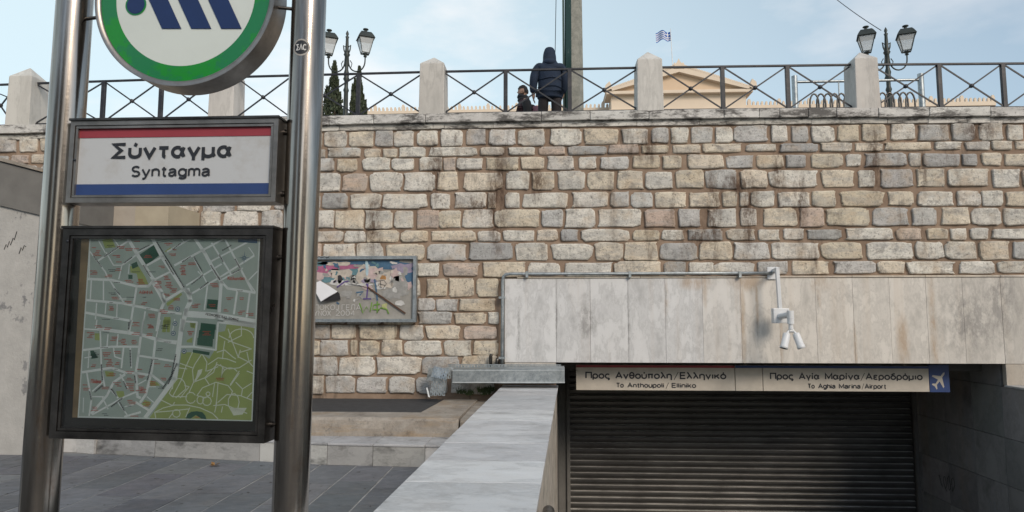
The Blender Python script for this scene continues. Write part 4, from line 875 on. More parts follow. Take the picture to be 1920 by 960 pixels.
# ================================================================== CYPRESSES
def cypress(q, ybase, ytop, wpx, Y, lb, seed):
    r = random.Random(seed); c = onY(q, ybase, Y); top = onY(q, ytop, Y).z; wd_ = wpx/1280*Y/2
    r_ = empty('cypress_tree', (c.x, Y, 4.9), lb, 'tree', 'cypress trees beyond the railing')
    MB().tube((c.x, Y, 4.9), (c.x+.1, Y, top-.8), .16, .03, 8).build('trunk', M['bark'], r_)
    m_ = MB(); H_ = top-4.9
    lobes = [(0, 0, 0, 1.0, 5200)] + [(r.uniform(-1, 1), r.uniform(-.8, .8), r.uniform(.5, 1.8), .42, 900) for _ in range(7)]
    sl = wd_/((top-onY(q, ybase, Y).z))
    for ox, oy, drop, lw, n in lobes:
        for _ in range(n):
            h_ = (H_-drop-.1)*r.random()**2.1                  # metres below the tip, densest near the tip
            rad = min(1.6, sl*(h_+.12))*lw*(.72+.38*math.sin(h_*5.3+ox*3)*math.cos(h_*2.1))
            a = r.uniform(0, 6.28); rr_ = rad*math.sqrt(r.uniform(.1, 1.15)); cxo = ox*wd_*(.75+.1*h_)*(.6 if h_ < .3 else 1)
            p_ = V((c.x+cxo+math.cos(a)*rr_, Y+oy*wd_+math.sin(a)*rr_, top-drop-h_))
            s_ = r.uniform(.05, .12)*(1+h_*.08); d1 = V((r.uniform(-1, 1), r.uniform(-1, 1), r.uniform(-.3, .6))).normalized()*s_*.6; d2 = V((r.uniform(-.5, .5), r.uniform(-.4, .4), 1)).normalized()*s_*1.5
            k_ = r.uniform(.5, 1.3); m_.add([p_-d1, p_+d1, p_+d2], [(0, 1, 2)], 0, False, (.045*k_, .062*k_, .030*k_, 1))
    m_.build('crown', M['leaf'], r_)
cypress(625, 215, 118, 48, 34, 'slender dark cypress tree left of the lamp post', 3)
cypress(672, 215, 128, 34, 36, 'dark cypress tree half hidden behind the lamp post', 4)

# ================================================================== METRO SIGN
nrm = ray(1061, 600); nrm.z = 0; nrm.normalize(); sx0 = V((nrm.y, -nrm.x, 0)); sz0 = V((0, 0, 1)); an = math.radians(.5)
sX = sx0*math.cos(an)-sz0*math.sin(an); sZ = sz0*math.cos(an)+sx0*math.sin(an); sO = onY(320, 480, 2.8)
def G(u, w_, v): return sO + sX*u + sZ*w_ + nrm*v        # v goes away from the viewer
def UV(x, y, v=0):
    d = ray(x, y); o = sO+nrm*v-CAM; q = CAM+d*(o.dot(nrm)/d.dot(nrm))-sO; return q.dot(sX), q.dot(sZ)
G_ref[0] = G
ms = empty('metro_sign', G(.03, -1.26, .06), 'metro station totem with two steel posts, round emblem, name box and map case', 'sign')
PV = .085
for u in (-.577, .528): MB().tube(G(u, -1.30, PV), G(u, 1.75, PV), .074, None, 48).build('post', M['steel'], ms)
def frame_box(u0, u1, w0, w1, v0, v1, fw, name, mt, lip=.012, cap=True):
    """casing: back box + four mitred front bars leaving an opening"""
    m_ = MB()
    m_.fbox(G, (u0, w0, v0+.03), (u1, w1, v1))
    m_.fbox(G, (u0, w1-fw, v0), (u1, w1, v0+.03)); m_.fbox(G, (u0, w0, v0), (u1, w0+fw, v0+.03))
    m_.fbox(G, (u0, w0+fw, v0), (u0+fw, w1-fw, v0+.03)); m_.fbox(G, (u1-fw, w0+fw, v0), (u1, w1-fw, v0+.03))
    c_ = m_.build(name, mt, ms)
    b_ = MB(); f2 = fw+.009
    for (a, b, c, d) in ((u0+fw+.003, u1-fw-.003, w1-f2-.004, w1-fw-.003), (u0+fw+.003, u1-fw-.003, w0+fw+.003, w0+f2+.004)): b_.fbox(G, (a, c, v0+.004), (b, d, v0+.029))
    for (a, b) in ((u0+fw+.003, u0+f2+.004), (u1-f2-.004, u1-fw-.003)): b_.fbox(G, (a, w0+f2+.005, v0+.004), (b, w1-f2-.005, v0+.029))
    b_.build('inner_trim', mt, ms)
    if cap: MB().fbox(G, (u0-.004, w1+.0005, v0-.008), (u1+.004, w1+.010, v1-.005)).build('rain_lip', M['frame'], ms)
    return c_
# name box
n0, n1, m0, m1 = -.489, .447, .231, .592
M['frame2'] = NT('casing_steel'); q = M['frame2']; M['frame2'] = q.fin(q.mix(q.ramp(q.noise(4, 7, .7), [(.35, 0), (.65, 1)]), (.20, .185, .17), (.36, .335, .31)), q.ramp(q.noise(12, 6, .7), [(.3, .28), (.7, .48)]), .9, q.noise(60, 4), .05, .002)
frame_box(n0, n1, m0, m1, 0, .10, .020, 'name_box', M['frame2'])
MB().fbox(G, (n0+.03, m0+.032, .018), (n1-.034, m1-.026, .028)).build('name_panel', M['signwhite'], ms)
Uy = lambda x, y: UV(x, y, .02)
def strip(name, mt, y0, y1, x0=147, x1=500, dx=3):
    a = Uy(x0, y1); b = Uy(x1, y0); MB().fbox(G, (a[0], min(a[1], b[1]), .0155), (b[0], max(a[1], b[1]), .0175)).build(name, mt, ms)
ua, ub = n0+.033, n1-.037
MB().fbox(G, (ua, m1-.072, .0155), (ub, m1-.030, .0175)).build('red_stripe', M['red'], ms)
MB().fbox(G, (ua, m0+.036, .0155), (ub, m0+.083, .0175)).build('blue_stripe', M['blue'], ms)
a, b = Uy(210, 299), Uy(437, 266)
tm = text_mb('Σύνταγμα', G, a[0], b[0], Uy(320, 297.5)[1], Uy(320, 267)[1], .0150, bold=.205); tm.build('lettering', M['ink'], ms)
a, b = Uy(246, 330), Uy(396, 312)
text_mb('Syntagma', G, a[0], b[0], Uy(320, 332)[1], Uy(320, 310.5)[1], .0150, bold=.17).build('lettering', M['ink'], ms)
# map case
c0, c1, d0, d1 = -.490, .4425, -.768, .119
frame_box(c0, c1, d0, d1, 0, .115, .030, 'map_case', M['frame'])
# inside: dark back board
MB().fbox(G, (c0+.04, d0+.04, .0285), (c1-.04, d1-.04, .0295)).build('back_board', flat('case_back', (.02, .022, .018), .6), ms)
MV = .0270
def Q(x, y): return UV(x, y, MV)
ml, mr, mt_, mbm = -.388, .376, .087, -.684
sheet = MB().fbox(G, (ml, mbm, MV), (mr, mt_, MV+.001)).build('map_sheet', None or flat('map_paper', (.70, .82, .81), .6, .08), ms)
# aged cardboard strip beside the sheet
MB().add([G(-.425, .085, MV+.0003), G(ml, .085, MV+.0003), G(ml, mbm, MV+.0003), G(-.412, mbm+.0, MV+.0003)], [(0, 1, 2, 3)]).build('cardboard_strip', simple('aged_card', (.30, .235, .13), .8, 0, .5, 8, .2), ms)
# coordinates of the print measured on two enlarged views of the map
T = lambda x, y: Q(130+x/5.051, 430+y/5.051)
Bq = lambda x, y: Q(130+x/4.8, 600+y/4.8)
def clipm(p): return (min(max(p[0], ml+.004), mr-.004), min(max(p[1], mbm+.004), mt_-.004))
blocks = MB(); blocks.fbox(G, (ml+.006, mbm+.006, MV-.0004), (mr-.006, mt_-.006, MV-.0001)); blocks.build('city_blocks', flat('map_blocks', (.41, .53, .495), .6, .1), ms)
def polym(m_, pts_, v): m_.poly([G(*clipm(p), v) for p in pts_])
park = MB(); polym(park, [Bq(*p) for p in [(1010,290),(990,430),(975,520),(850,700),(720,885),(1300,892),(1665,905),(1665,60),(1420,30),(1400,100),(1340,110),(1310,270),(1260,350),(1200,310),(1100,290)]], MV-.0006)
for pg in ([(575,350),(650,340),(720,450),(750,520),(660,520),(640,420),(580,410)],[(310,100),(400,80),(440,170),(340,180)],[(920,700),(1060,600),(1070,620),(930,730)],[(900,830),(960,830),(960,900),(890,900)],[(1140,880),(1200,880),(1190,940),(1150,930)],[(900,210),(960,170),(970,180),(930,215)]):
    polym(park, [T(*p) for p in pg], MV-.0006)
for pg in ([(790,0),(815,0),(800,105),(785,105)],[(845,0),(875,0),(870,110),(835,110)],[(880,0),(915,0),(905,110),(878,110)],[(1085,20),(1135,25),(1120,75),(1095,60)],[(1060,180),(1110,155),(1105,205),(1055,200)],[(420,640),(490,640),(500,690),(440,700)],[(720,540),(790,560),(820,590),(730,595)],[(680,720),(740,740),(710,780),(650,760)],[(320,460),(400,465),(400,510),(330,510)],[(230,120),(280,120),(275,185),(230,180)]):
    polym(park, [Bq(*p) for p in pg], MV-.0006)
park.build('parks', flat('map_park_green', (.36, .47, .17), .6, .1), ms)
dk = MB()
for pg in ([(665,240),(800,150),(860,240),(730,345)],[(585,330),(640,305),(655,350),(600,375)],[(560,430),(600,430),(600,470),(560,470)],[(1310,660),(1410,670),(1400,760),(1300,750)]): polym(dk, [T(*p) for p in pg], MV-.0009)
for pg in ([(1185,25),(1320,40),(1318,90),(1312,90),(1305,170),(1295,170),(1290,242),(1150,225),(1155,160),(1160,160),(1170,90),(1178,90)],[(1115,265),(1265,290),(1260,318),(1110,292)],[(1050,885),(1060,850),(1100,825),(1150,820),(1200,830),(1225,860),(1235,893),(1190,888),(1140,855),(1090,888)],[(190,275),(220,275),(260,340),(200,350)]): polym(dk, [Bq(*p) for p in pg], MV-.0009)
dk.build('landmarks', flat('map_dark_green', (.04, .13, .09), .6, .1), ms)
st = MB(); pe = MB()
def ribbon(m_, pts_, wd_, v, fn):
    P2 = [V(fn(*p)) for p in pts_]
    P2 = [V((min(max(p.x, ml+.006), mr-.006), min(max(p.y, mbm+.006), mt_-.006))) for p in P2]
    h_ = wd_/2
    for a, b in zip(P2, P2[1:]):
        d_ = b-a
        if d_.length < 1e-4: continue
        n_ = V((-d_.y, d_.x)).normalized()*h_; e_ = d_.normalized()*h_*.5
        m_.poly([G(*clipm(q_), v) for q_ in (a-e_+n_, a-e_-n_, b+e_-n_, b+e_+n_)])
k5 = lambda w_: w_/5.051*2.85/1280*.78
TS = [([(560,60),(640,230),(800,480),(880,600),(905,690)],46),([(790,60),(880,260),(1080,560),(1150,620)],50),([(1190,60),(1280,220),(1380,400),(1440,500)],44),
 ([(180,470),(400,480),(640,540),(750,540),(800,480)],32),([(150,670),(500,700),(850,770),(1060,800)],30),([(160,790),(600,870)],30),([(270,300),(560,110)],24),([(500,340),(640,240)],22),([(720,350),(900,250)],28),([(820,470),(960,400)],26),
 ([(900,680),(1100,560)],34),([(1110,530),(1440,330)],22),([(1000,340),(1260,200),(1480,60)],28),([(1140,620),(1450,440),(1750,250)],24),([(1450,500),(1500,560),(1760,600)],30),([(1350,300),(1750,90)],22),([(1440,480),(1640,370)],20),([(930,210),(1150,90)],22),([(650,220),(800,140)],20),
 ([(210,480),(200,670)],18),([(325,480),(325,680)],18),([(640,540),(570,960)],28),([(260,700),(250,850)],18),([(350,700),(340,800)],14),([(455,700),(450,830)],16),([(720,780),(690,960)],20),([(860,770),(830,960)],34),([(390,490),(520,700)],20),([(180,210),(340,400),(370,460)],20),([(350,220),(420,340),(500,340),(470,470)],16),
 ([(280,110),(340,220)],14),([(1100,800),(1400,820),(1770,880)],78),([(1120,570),(1150,680),(1110,760),(1060,960)],58),([(1310,530),(1280,760)],20),([(1440,500),(1420,780)],42),([(1590,590),(1560,800)],26),([(1710,600),(1680,830)],24),([(1350,130),(1530,420)],22),([(1470,70),(1620,370),(1730,580)],26),([(1170,250),(1300,500)],16),
 ([(900,270),(1000,430)],14),([(1220,400),(1260,440)],14),([(420,90),(470,160)],14),([(1060,80),(1090,130)],14),([(1700,170),(1750,240)],12),([(1680,470),(1760,590)],14),([(570,330),(560,420)],12),([(790,500),(900,690),(860,780)],40),([(460,660),(540,660)],14),([(1640,370),(1750,360)],0.1),([(1700,480),(1780,400)],16),([(980,960),(1000,850)],10),([(180,210),(190,460)],12)]
for p_, w_ in TS: ribbon(st, p_, k5(w_), MV-.0012, T)
BS = [([(1020,0),(965,400),(950,530),(690,880)],58),([(555,0),(530,110)],22),([(670,0),(645,150)],24),([(645,150),(600,480),(615,690),(640,700)],30),([(775,190),(745,450),(690,670),(640,740)],30),([(260,80),(640,130),(790,175),(960,205)],40),([(120,270),(380,240),(640,240)],26),([(620,320),(940,370)],24),([(120,470),(380,430),(500,470),(620,480),(750,500),(850,580)],28),
 ([(200,840),(340,680),(400,560),(500,490)],30),([(210,850),(500,690),(620,640)],20),([(160,480),(200,720),(180,860)],20),([(280,100),(290,430),(320,600)],20),([(490,250),(470,430)],22),([(550,250),(560,430)],20),([(460,490),(530,620)],20),([(370,620),(440,700)],20),([(440,740),(520,850)],16),([(600,740),(730,820)],26),([(400,250),(410,330),(470,350)],16),([(820,0),(780,170),(970,190)],14),
 ([(140,340),(200,330)],14),([(180,280),(170,430)],14),([(350,130),(340,240)],16),([(440,130),(430,240)],16),([(300,700),(350,800)],16),([(200,690),(310,690)],14),([(580,760),(500,780)],14),([(500,870),(640,830)],26),([(1010,10),(1150,20),(1140,100),(1120,240),(1320,270),(1340,20),(1660,60)],22),([(1010,240),(1130,240)],26),([(1400,0),(1670,50)],60),([(300,560),(210,640)],16),([(250,0),(240,70)],16),([(100,80),(300,90)],16),([(600,590),(690,540)],14),([(700,690),(760,740)],12),([(720,600),(780,600)],12),([(130,700),(125,830)],10)]
k48 = lambda w_: w_/4.8*2.85/1280*.78
for p_, w_ in BS: ribbon(st, p_, k48(w_), MV-.0012, Bq)
st.build('streets', flat('map_streets', (.78, .88, .88), .6, .06), ms)
def arc(cx, cy, rx, ry, a0, a1, n=9): return [(cx+rx*math.cos(math.radians(a0+(a1-a0)*i/n)), cy+ry*math.sin(math.radians(a0+(a1-a0)*i/n))) for i in range(n+1)]
PS = [[(1110,290),(1050,420),(1010,540),(930,690)],[(1190,310),(1130,400),(1110,450),(1120,560),(1080,650)],[(1200,310),(1240,380),(1230,460)],[(1000,390),(1110,430)],[(990,430),(1060,440)],[(1430,80),(1470,200),(1520,330),(1620,380),(1660,420)],[(1350,140),(1470,200),(1640,260)],
 [(1330,290),(1400,270),(1470,330),(1500,350)],[(1250,400),(1340,340),(1420,350),(1500,380)],[(1220,520),(1330,400),(1440,440),(1530,430),(1640,360)],[(1550,50),(1550,140),(1430,200)],arc(1550,160,110,80,180,360),[(1540,270),(1520,340)],[(1640,260),(1540,290)],[(1380,350),(1390,260),(1400,190)],
 arc(1450,520,80,90,180,320),[(1370,520),(1380,430)],[(1530,460),(1450,580)],[(1120,560),(1220,520),(1260,580)],[(1200,610),(1320,560),(1430,590),(1470,640),(1450,690)],[(1340,560),(1330,700),(1320,770)],[(1310,560),(1290,690)],[(1200,610),(1150,680),(1230,700)],arc(1250,665,18,18,0,360),arc(1240,730,40,40,0,360),arc(1180,720,30,36,0,360),arc(1095,700,45,50,30,330),
 [(1000,700),(1080,600),(1040,590)],[(900,660),(930,690),(1060,690)],arc(990,620,60,95,180,360),[(930,600),(900,660)],[(1050,620),(960,700)],[(1340,740),(1420,670),(1540,680),(1660,720)],arc(1480,740,50,80,0,360),[(1310,830),(1330,740)],[(1500,560),(1560,620),(1550,680)],[(1640,570),(1560,620)],[(1450,590),(1530,480)],[(1660,480),(1600,460)],[(1300,770),(1400,760),(1600,840)],
 [(830,720),(930,770),(950,740)],[(770,830),(850,790),(950,765),(1060,765),(1180,790),(1290,840),(1340,890)],[(770,830),(900,820),(1080,800)],[(1085,790),(1050,870)],arc(965,840,35,35,0,360),[(770,830),(780,880)],[(930,840),(900,880)],[(1380,780),(1370,830)],[(1330,380),(1300,470),(1230,520)],[(1240,460),(1340,420)],[(1360,400),(1400,450)],[(1600,290),(1620,380)],[(1600,700),(1660,650)]]
for p_ in PS: ribbon(pe, p_, k48(11), MV-.0015, Bq)
polym(pe, [Bq(*p) for p in [(1140,520),(1160,450),(1200,440),(1190,480),(1140,550),(1125,545)]], MV-.0015); polym(pe, [Bq(*p) for p in [(1440,790),(1600,790),(1560,850),(1480,860)]], MV-.0015)
pe.build('park_paths', flat('map_paths', (.70, .80, .70), .6, .06), ms)
# red and dark print marks
rm, im = MB(), MB(); r = random.Random(3)
def marks(m_, fn, lst, v, th=8):
    for (x, y, n_) in lst:
        for i in range(n_):
            w_ = r.uniform(30, 75); xo = r.uniform(-12, 12); yy_ = y+i*15
            a, b = fn(x-w_/2+xo, yy_), fn(x+w_/2+xo, yy_+th)
            if a[0] < ml+.01 or b[0] > mr-.01: continue
            # broken dashes that read as words
            u = a[0]
            while u < b[0]:
                l_ = r.uniform(.002, .006); m_.poly([G(u, b[1], v), G(min(u+l_, b[0]), b[1], v), G(min(u+l_, b[0]), a[1], v), G(u, a[1], v)]); u += l_+.0012
marks(rm, T, [(235,170,2),(265,200,4),(500,160,2),(560,180,2),(460,245,2),(460,305,1),(650,110,1),(640,180,1),(940,130,2),(1000,190,1),(990,230,2),(240,390,3),(460,370,2),(750,245,2),(880,345,2),(1160,315,2),(1075,340,4),(1080,395,3),(680,470,4),(570,480,2),(380,430,2),(920,440,3),(850,490,5),(950,500,4),(930,610,2),(990,560,3),(440,640,2),(560,680,2),(710,690,2),(1030,650,2),(1205,705,3),(1380,510,3),(1355,710,2),(1515,645,2),(1490,755,2),(1645,645,2),(1630,770,3),(1720,795,2),(400,730,3),(780,800,3),(640,880,3),(770,900,3),(960,720,3),(895,760,3),(200,690,1),(280,910,2),(360,930,2)], MV-.0018)
marks(rm, Bq, [(200,110,4),(600,20,1),(600,110,2),(730,50,2),(720,120,2),(400,150,3),(490,170,4),(590,180,3),(330,290,3),(360,350,5),(440,280,2),(430,380,2),(640,440,1),(800,390,1),(880,400,2),(550,460,2),(390,480,2),(440,560,3),(540,520,2),(560,570,5),(640,600,3),(670,620,3),(650,500,2),(760,550,3),(150,580,4),(330,600,2),(560,720,3),(700,740,3),(230,780,3),(1090,100,3),(600,860,1),(1370,520,2),(1240,100,3),(1150,870,1),(860,520,2),(220,400,2)], MV-.0018)
rm.build('red_captions', flat('map_red', (.52, .09, .06), .6, .1), ms)
marks(im, T, [(400,380,2),(410,600,2),(640,400,1),(460,500,1),(720,640,1),(580,640,1),(740,750,1),(450,840,1),(390,690,1),(980,795,1),(920,900,2),(1620,580,1),(360,850,1),(1430,865,1),(380,150,2),(800,400,1)], MV-.0018, 6)
marks(im, Bq, [(880,195,1),(320,245,1),(860,45,3),(810,255,2),(780,350,1),(430,440,1),(340,105,1),(820,600,2),(330,840,2),(550,770,1),(230,290,3),(230,330,1)], MV-.0018, 6)
def diag(fn, x0, y0, x1, y1, th):     # captions along streets
    a, b = V(fn(x0, y0)), V(fn(x1, y1)); d_ = (b-a); L_ = d_.length; d_.normalize(); n_ = V((-d_.y, d_.x))*th; u = 0
    while u < L_:
        l_ = r.uniform(.0025, .006); p_, q_ = a+d_*u, a+d_*min(u+l_, L_); im.poly([G(*(p_-n_), MV-.0018), G(*(q_-n_), MV-.0018), G(*(q_+n_), MV-.0018), G(*(p_+n_), MV-.0018)]); u += l_+.0018
for a in ((830,120,1090,550),(700,340,770,450),(1340,340,1430,480),(330,260,480,160),(660,200,760,150),(980,190,1060,130),(1070,310,1150,260),(1160,520,1270,430),(1240,560,1320,500),(1450,200,1540,150),(910,290,990,430),(430,560,480,620),(230,250,310,360),(1180,260,1260,400),(1420,240,1460,310),(1540,420,1620,380),(1570,280,1620,370),(520,320,600,260)): diag(T, *a, .0028 if a[0] == 830 else .0026)
for a in ((960,310,920,500),(920,500,840,620),(970,390,890,580),(750,360,705,540),(550,270,555,420),(290,400,300,540),(490,550,520,620),(380,780,480,700),(590,500,600,570),(230,650,300,590),(380,620,430,690),(540,20,535,90),(185,640,200,720),(455,740,500,820)): diag(Bq, *a, .0030)
for u, w_, ln in ((T(370,570)[0], T(370,540)[1], 0),): pass
im.build('dark_captions', flat('map_ink', (.04, .045, .055), .6, .1), ms)
def maptext(t_, fn, x0, y0, x1, y1, mt, v=MV-.002): 
    a, b = fn(x0, y1), fn(x1, y0); text_mb(t_, G, a[0], b[0], a[1], b[1], v, .15).build('map_lettering', mt, ms)
mred, mink = bpy.data.materials['map_red'], bpy.data.materials['map_ink']
maptext('ΑΘΗΝΑ', T, 660, 580, 795, 612, mred); maptext('Κολωνάκι', T, 1500, 445, 1665, 482, mred); maptext('Πλάκα', Bq, 195, 535, 292, 570, mred)
# avenue name on a slope
Gt = lambda u, w_, v: G(u, w_ - (u-T(1290, 800)[0])*.165, v)
G_ref[2] = Gt
a, b = T(1290, 812), T(1610, 790); text_mb('ΛΕΩΦΟΡΟΣ ΒΑΣ. ΣΟΦΙΑΣ', Gt, a[0], b[0], a[1], b[1], MV-.002, .15).build('map_lettering', mink, ms)
# metro symbols, compass, title tab
sy, sw = MB(), MB()
for fn, x, y in ((T, 1028, 755), (T, 1003, 893), (Bq, 938, 120), (Bq, 1035, 282)):
    c = fn(x, y); sy.poly([G(c[0]+.0105*math.cos(i*.524), c[1]+.0105*math.sin(i*.524), MV-.0019) for i in range(12)]); sw.poly([G(c[0]+.0078*math.cos(i*.524), c[1]+.0078*math.sin(i*.524), MV-.0021) for i in range(12)])
    sy.poly([G(c[0]-.005, c[1]-.003, MV-.0023), G(c[0]+.005, c[1]-.003, MV-.0023), G(c[0]+.003, c[1]+.004, MV-.0023), G(c[0]-.004, c[1]+.003, MV-.0023)])
polym(sy, [T(*p) for p in [(1600,70),(1785,72),(1780,132),(1600,122)]], MV-.0019)
c = T(1658, 270)
for i in range(8):
    t_ = i*math.pi/4; R_ = .030 if i % 2 == 0 else .016
    sy.poly([G(c[0]+.004*math.cos(t_+.5), c[1]+.004*math.sin(t_+.5), MV-.0019), G(c[0]+R_*math.cos(t_), c[1]+R_*math.sin(t_), MV-.0019), G(c[0]+.004*math.cos(t_-.5), c[1]+.004*math.sin(t_-.5), MV-.0019)])
sy.build('map_symbols', flat('map_blue', (.03, .13, .24), .6, .1), ms); sw.build('map_symbol_discs', flat('map_white', (.6, .66, .66), .6, .05), ms)
MB().fbox(G, (c0+.034, d0+.034, .0075), (c1-.034, d1-.034, .0095)).build('glass_pane', M['glass'], ms)
# round emblem drum
ec = UV(345, -10); er = .413
def ring(u, w_, r_, v, n=96): return [G(u+r_*math.cos(2*math.pi*i/n), w_+r_*math.sin(2*math.pi*i/n), v) for i in range(n)]
def drum(m_, rs, n=96):
    vs = [q_ for r_, v in rs for q_ in ring(ec[0], ec[1], r_, v, n)]
    m_.add(vs, [(a*n+i, a*n+(i+1) % n, (a+1)*n+(i+1) % n, (a+1)*n+i) for a in range(len(rs)-1) for i in range(n)], 0, True)
m_ = MB(); drum(m_, [(er-.024, .012), (er-.022, 0), (er, 0)]); drum(m_, [(er, 0), (er, .125)]); m_.poly(ring(ec[0], ec[1], er, .125)); m_.build('emblem_drum', M['frame2'], ms)
MB().poly(ring(ec[0], ec[1], er-.023, .012)).build('emblem_face', M['opal'], ms)
n = 96; a1 = ring(ec[0], ec[1], .389, .0105, n); a2 = ring(ec[0], ec[1], .319, .0105, n)
MB().add(a1+a2, [(i, (i+1) % n, n+(i+1) % n, n+i) for i in range(n)]).build('green_ring', M['green'], ms)
bl = MB()
for xa_, xb_ in ((301.5, 337.5), (356.5, 394), (413, 451)):
    k_ = 1.0; dy = 112; dxs = dy*.455
    pts_ = [UV(xa_, 52), UV(xb_, 52), UV(xb_-dxs, 52-dy), UV(xa_-dxs, 52-dy)]
    bl.prism(pts_, G, .0085, .0105)
bl.build('slashes', M['emblem_blue'], ms)
c = UV(252, 7); MB().poly([G(c[0]+.0415*math.cos(i*.2618), c[1]+.0415*math.sin(i*.2618), .0092) for i in range(24)]).build('dot', M['emblem_blue'], ms)
MB().poly([G(c[0]+.049*math.cos(i*.2618), c[1]+.049*math.sin(i*.2618), .0105) for i in range(24)]).build('dot_halo', M['green'], ms)
# bolts and spacers
for u0_, u1_, w_ in ((.447, .47, .545), (.447, .47, .275), (.4425, .47, .00), (.4425, .47, -.70), (-.51, -.49, .5), (-.51, -.49, -.2)):
    MB().tube(G(u0_, w_, .06), G(u1_, w_, .06), .007, None, 8).tube(G(u0_, w_, .06), G(u0_+.008, w_, .06), .013, None, 8).build('bolt', M['frame'], ms)
for sx__ in (-1, 1):
    w_ = UV(540, 3)[1] if sx__ > 0 else UV(170, 22)[1]
    xe = ec[0]+sx__*math.sqrt(max(0, er*er-(w_-ec[1])**2)); xp = .528-.07 if sx__ > 0 else -.577+.07
    MB().tube(G(xe-sx__*.01, w_, .05), G(xp, w_, .07), .008, None, 8).build('bracket', M['frame'], ms)
for q_ in ((140, 300), (127, 452)): 
    a = UV(*q_); MB().lathe(G(a[0], a[1], -.004), [(0, 0), (.006, .001), (.006, .004)], 8, axis=nrm).build('lock', M['iron'], ms)
# round sticker on the right post
stc = UV(566, 90, .02)
def Cyl(u, w_, v):      # wraps onto the post
    r_ = .074+v; t_ = (u-.528)/.074; return G(.528+r_*math.sin(t_), w_, PV-r_*math.cos(t_))
def wrapdisc(r_, v, mt, name, n=20):
    m_ = MB(); rg = [0, .5, 1]; vs = [Cyl(stc[0], stc[1], v)]
    for k_ in (1, 2):
        vs += [Cyl(stc[0]+r_*rg[k_]*math.cos(6.2832*i/n), stc[1]+r_*rg[k_]*math.sin(6.2832*i/n), v) for i in range(n)]
    m_.add(vs, [(0, 1+i, 1+(i+1) % n) for i in range(n)]+[(1+i, 1+n+i, 1+n+(i+1) % n, 1+(i+1) % n) for i in range(n)]); m_.build(name, mt, stk)
stk = empty('round_sticker', Cyl(stc[0], stc[1], .0), 'torn round black and white sticker on the right steel post', 'sticker')
wrapdisc(.038, .0006, flat('sticker_edge', (.42, .40, .38), .7, .5), 'torn_edge'); wrapdisc(.031, .0011, M['ink'], 'black_disc')
text_mb('ΣΛC', Cyl, stc[0]-.022, stc[0]+.023, stc[1]-.014, stc[1]+.014, .0017, .16).build('lettering', flat('sticker_white', (.62, .62, .62), .7, .2), stk)

# ================================================================== NOTICE BOARD ON THE WALL
nb = empty('notice_board', onY(690, 540, D-.12), 'metal framed notice board with torn posters fixed to the stone wall', 'notice board')
NY = D-.16; nfr = lambda u, w_, v: V((u, NY-v, w_))
nx = lambda q_: onY(q_, 540, NY).x; nz__ = lambda q_: onY(690, q_, NY).z
x0, x1, z0, z1 = nx(478), nx(780), nz__(604), nz__(480); fw = .052
m_ = MB()
m_.box((x0, NY, z1-fw), (x1, NY+.13, z1)); m_.box((x0, NY, z0), (x1, NY+.13, z0+fw)); m_.box((x0, NY, z0+fw), (x0+fw, NY+.13, z1-fw)); m_.box((x1-fw, NY, z0+fw), (x1, NY+.13, z1-fw))
m_.build('frame', M['galv'], nb)
n = NT('board_back'); c = n.mix(n.ramp(n.noise(4, 8, .7), [(.3, 0), (.7, 1)]), (.20, .195, .18), (.32, .31, .285)); MBk = n.fin(c, .7)
MB().box((x0+fw, NY+.06, z0+fw), (x1-fw, NY+.08, z1-fw)).build('back_panel', MBk, nb)
sc = 6.0; cf = lambda X, Y: (nx(580+X/sc), nz__(460+Y/sc))
r = random.Random(21)
def scrap(cx, cy, w_, h_, col, name='poster_scrap', lay=0, jag=.28, ang=0):
    n_ = 14; ps = []
    for i in range(n_):
        t_ = 6.283*i/n_; rr_ = 1+r.uniform(-jag, jag); c_, s_ = math.cos(t_), math.sin(t_); k_ = max(abs(c_), abs(s_))
        X = w_/2*c_/k_**.7*rr_; Y = h_/2*s_/k_**.7*rr_; ps.append((cx+X*math.cos(ang)-Y*math.sin(ang), cy+X*math.sin(ang)+Y*math.cos(ang)))
    pts_ = [cf(*p) for p in ps]; pts_ = [(min(max(a, x0+fw+.003), x1-fw-.003), min(max(b, z0+fw+.003), z1-fw-.003)) for a, b in pts_]
    MB().prism(pts_, nfr, -.059+lay*.0012+r.uniform(0, .0004), -.0588+lay*.0012+.0006).build(name, col, nb)
pc_ = {k_: simple('paper_'+k_, c_, .8, 0, .35, 14, .2) for k_, c_ in dict(teal=(.12, .24, .28), navy=(.06, .14, .24), magenta=(.40, .13, .24), cream=(.54, .49, .43), pink=(.53, .42, .41), white=(.60, .60, .59), lilac=(.32, .28, .38), grey=(.33, .33, .32), black=(.03, .03, .035), orange=(.42, .22, .08), green=(.16, .32, .05), yellow=(.45, .47, .22)).items()}
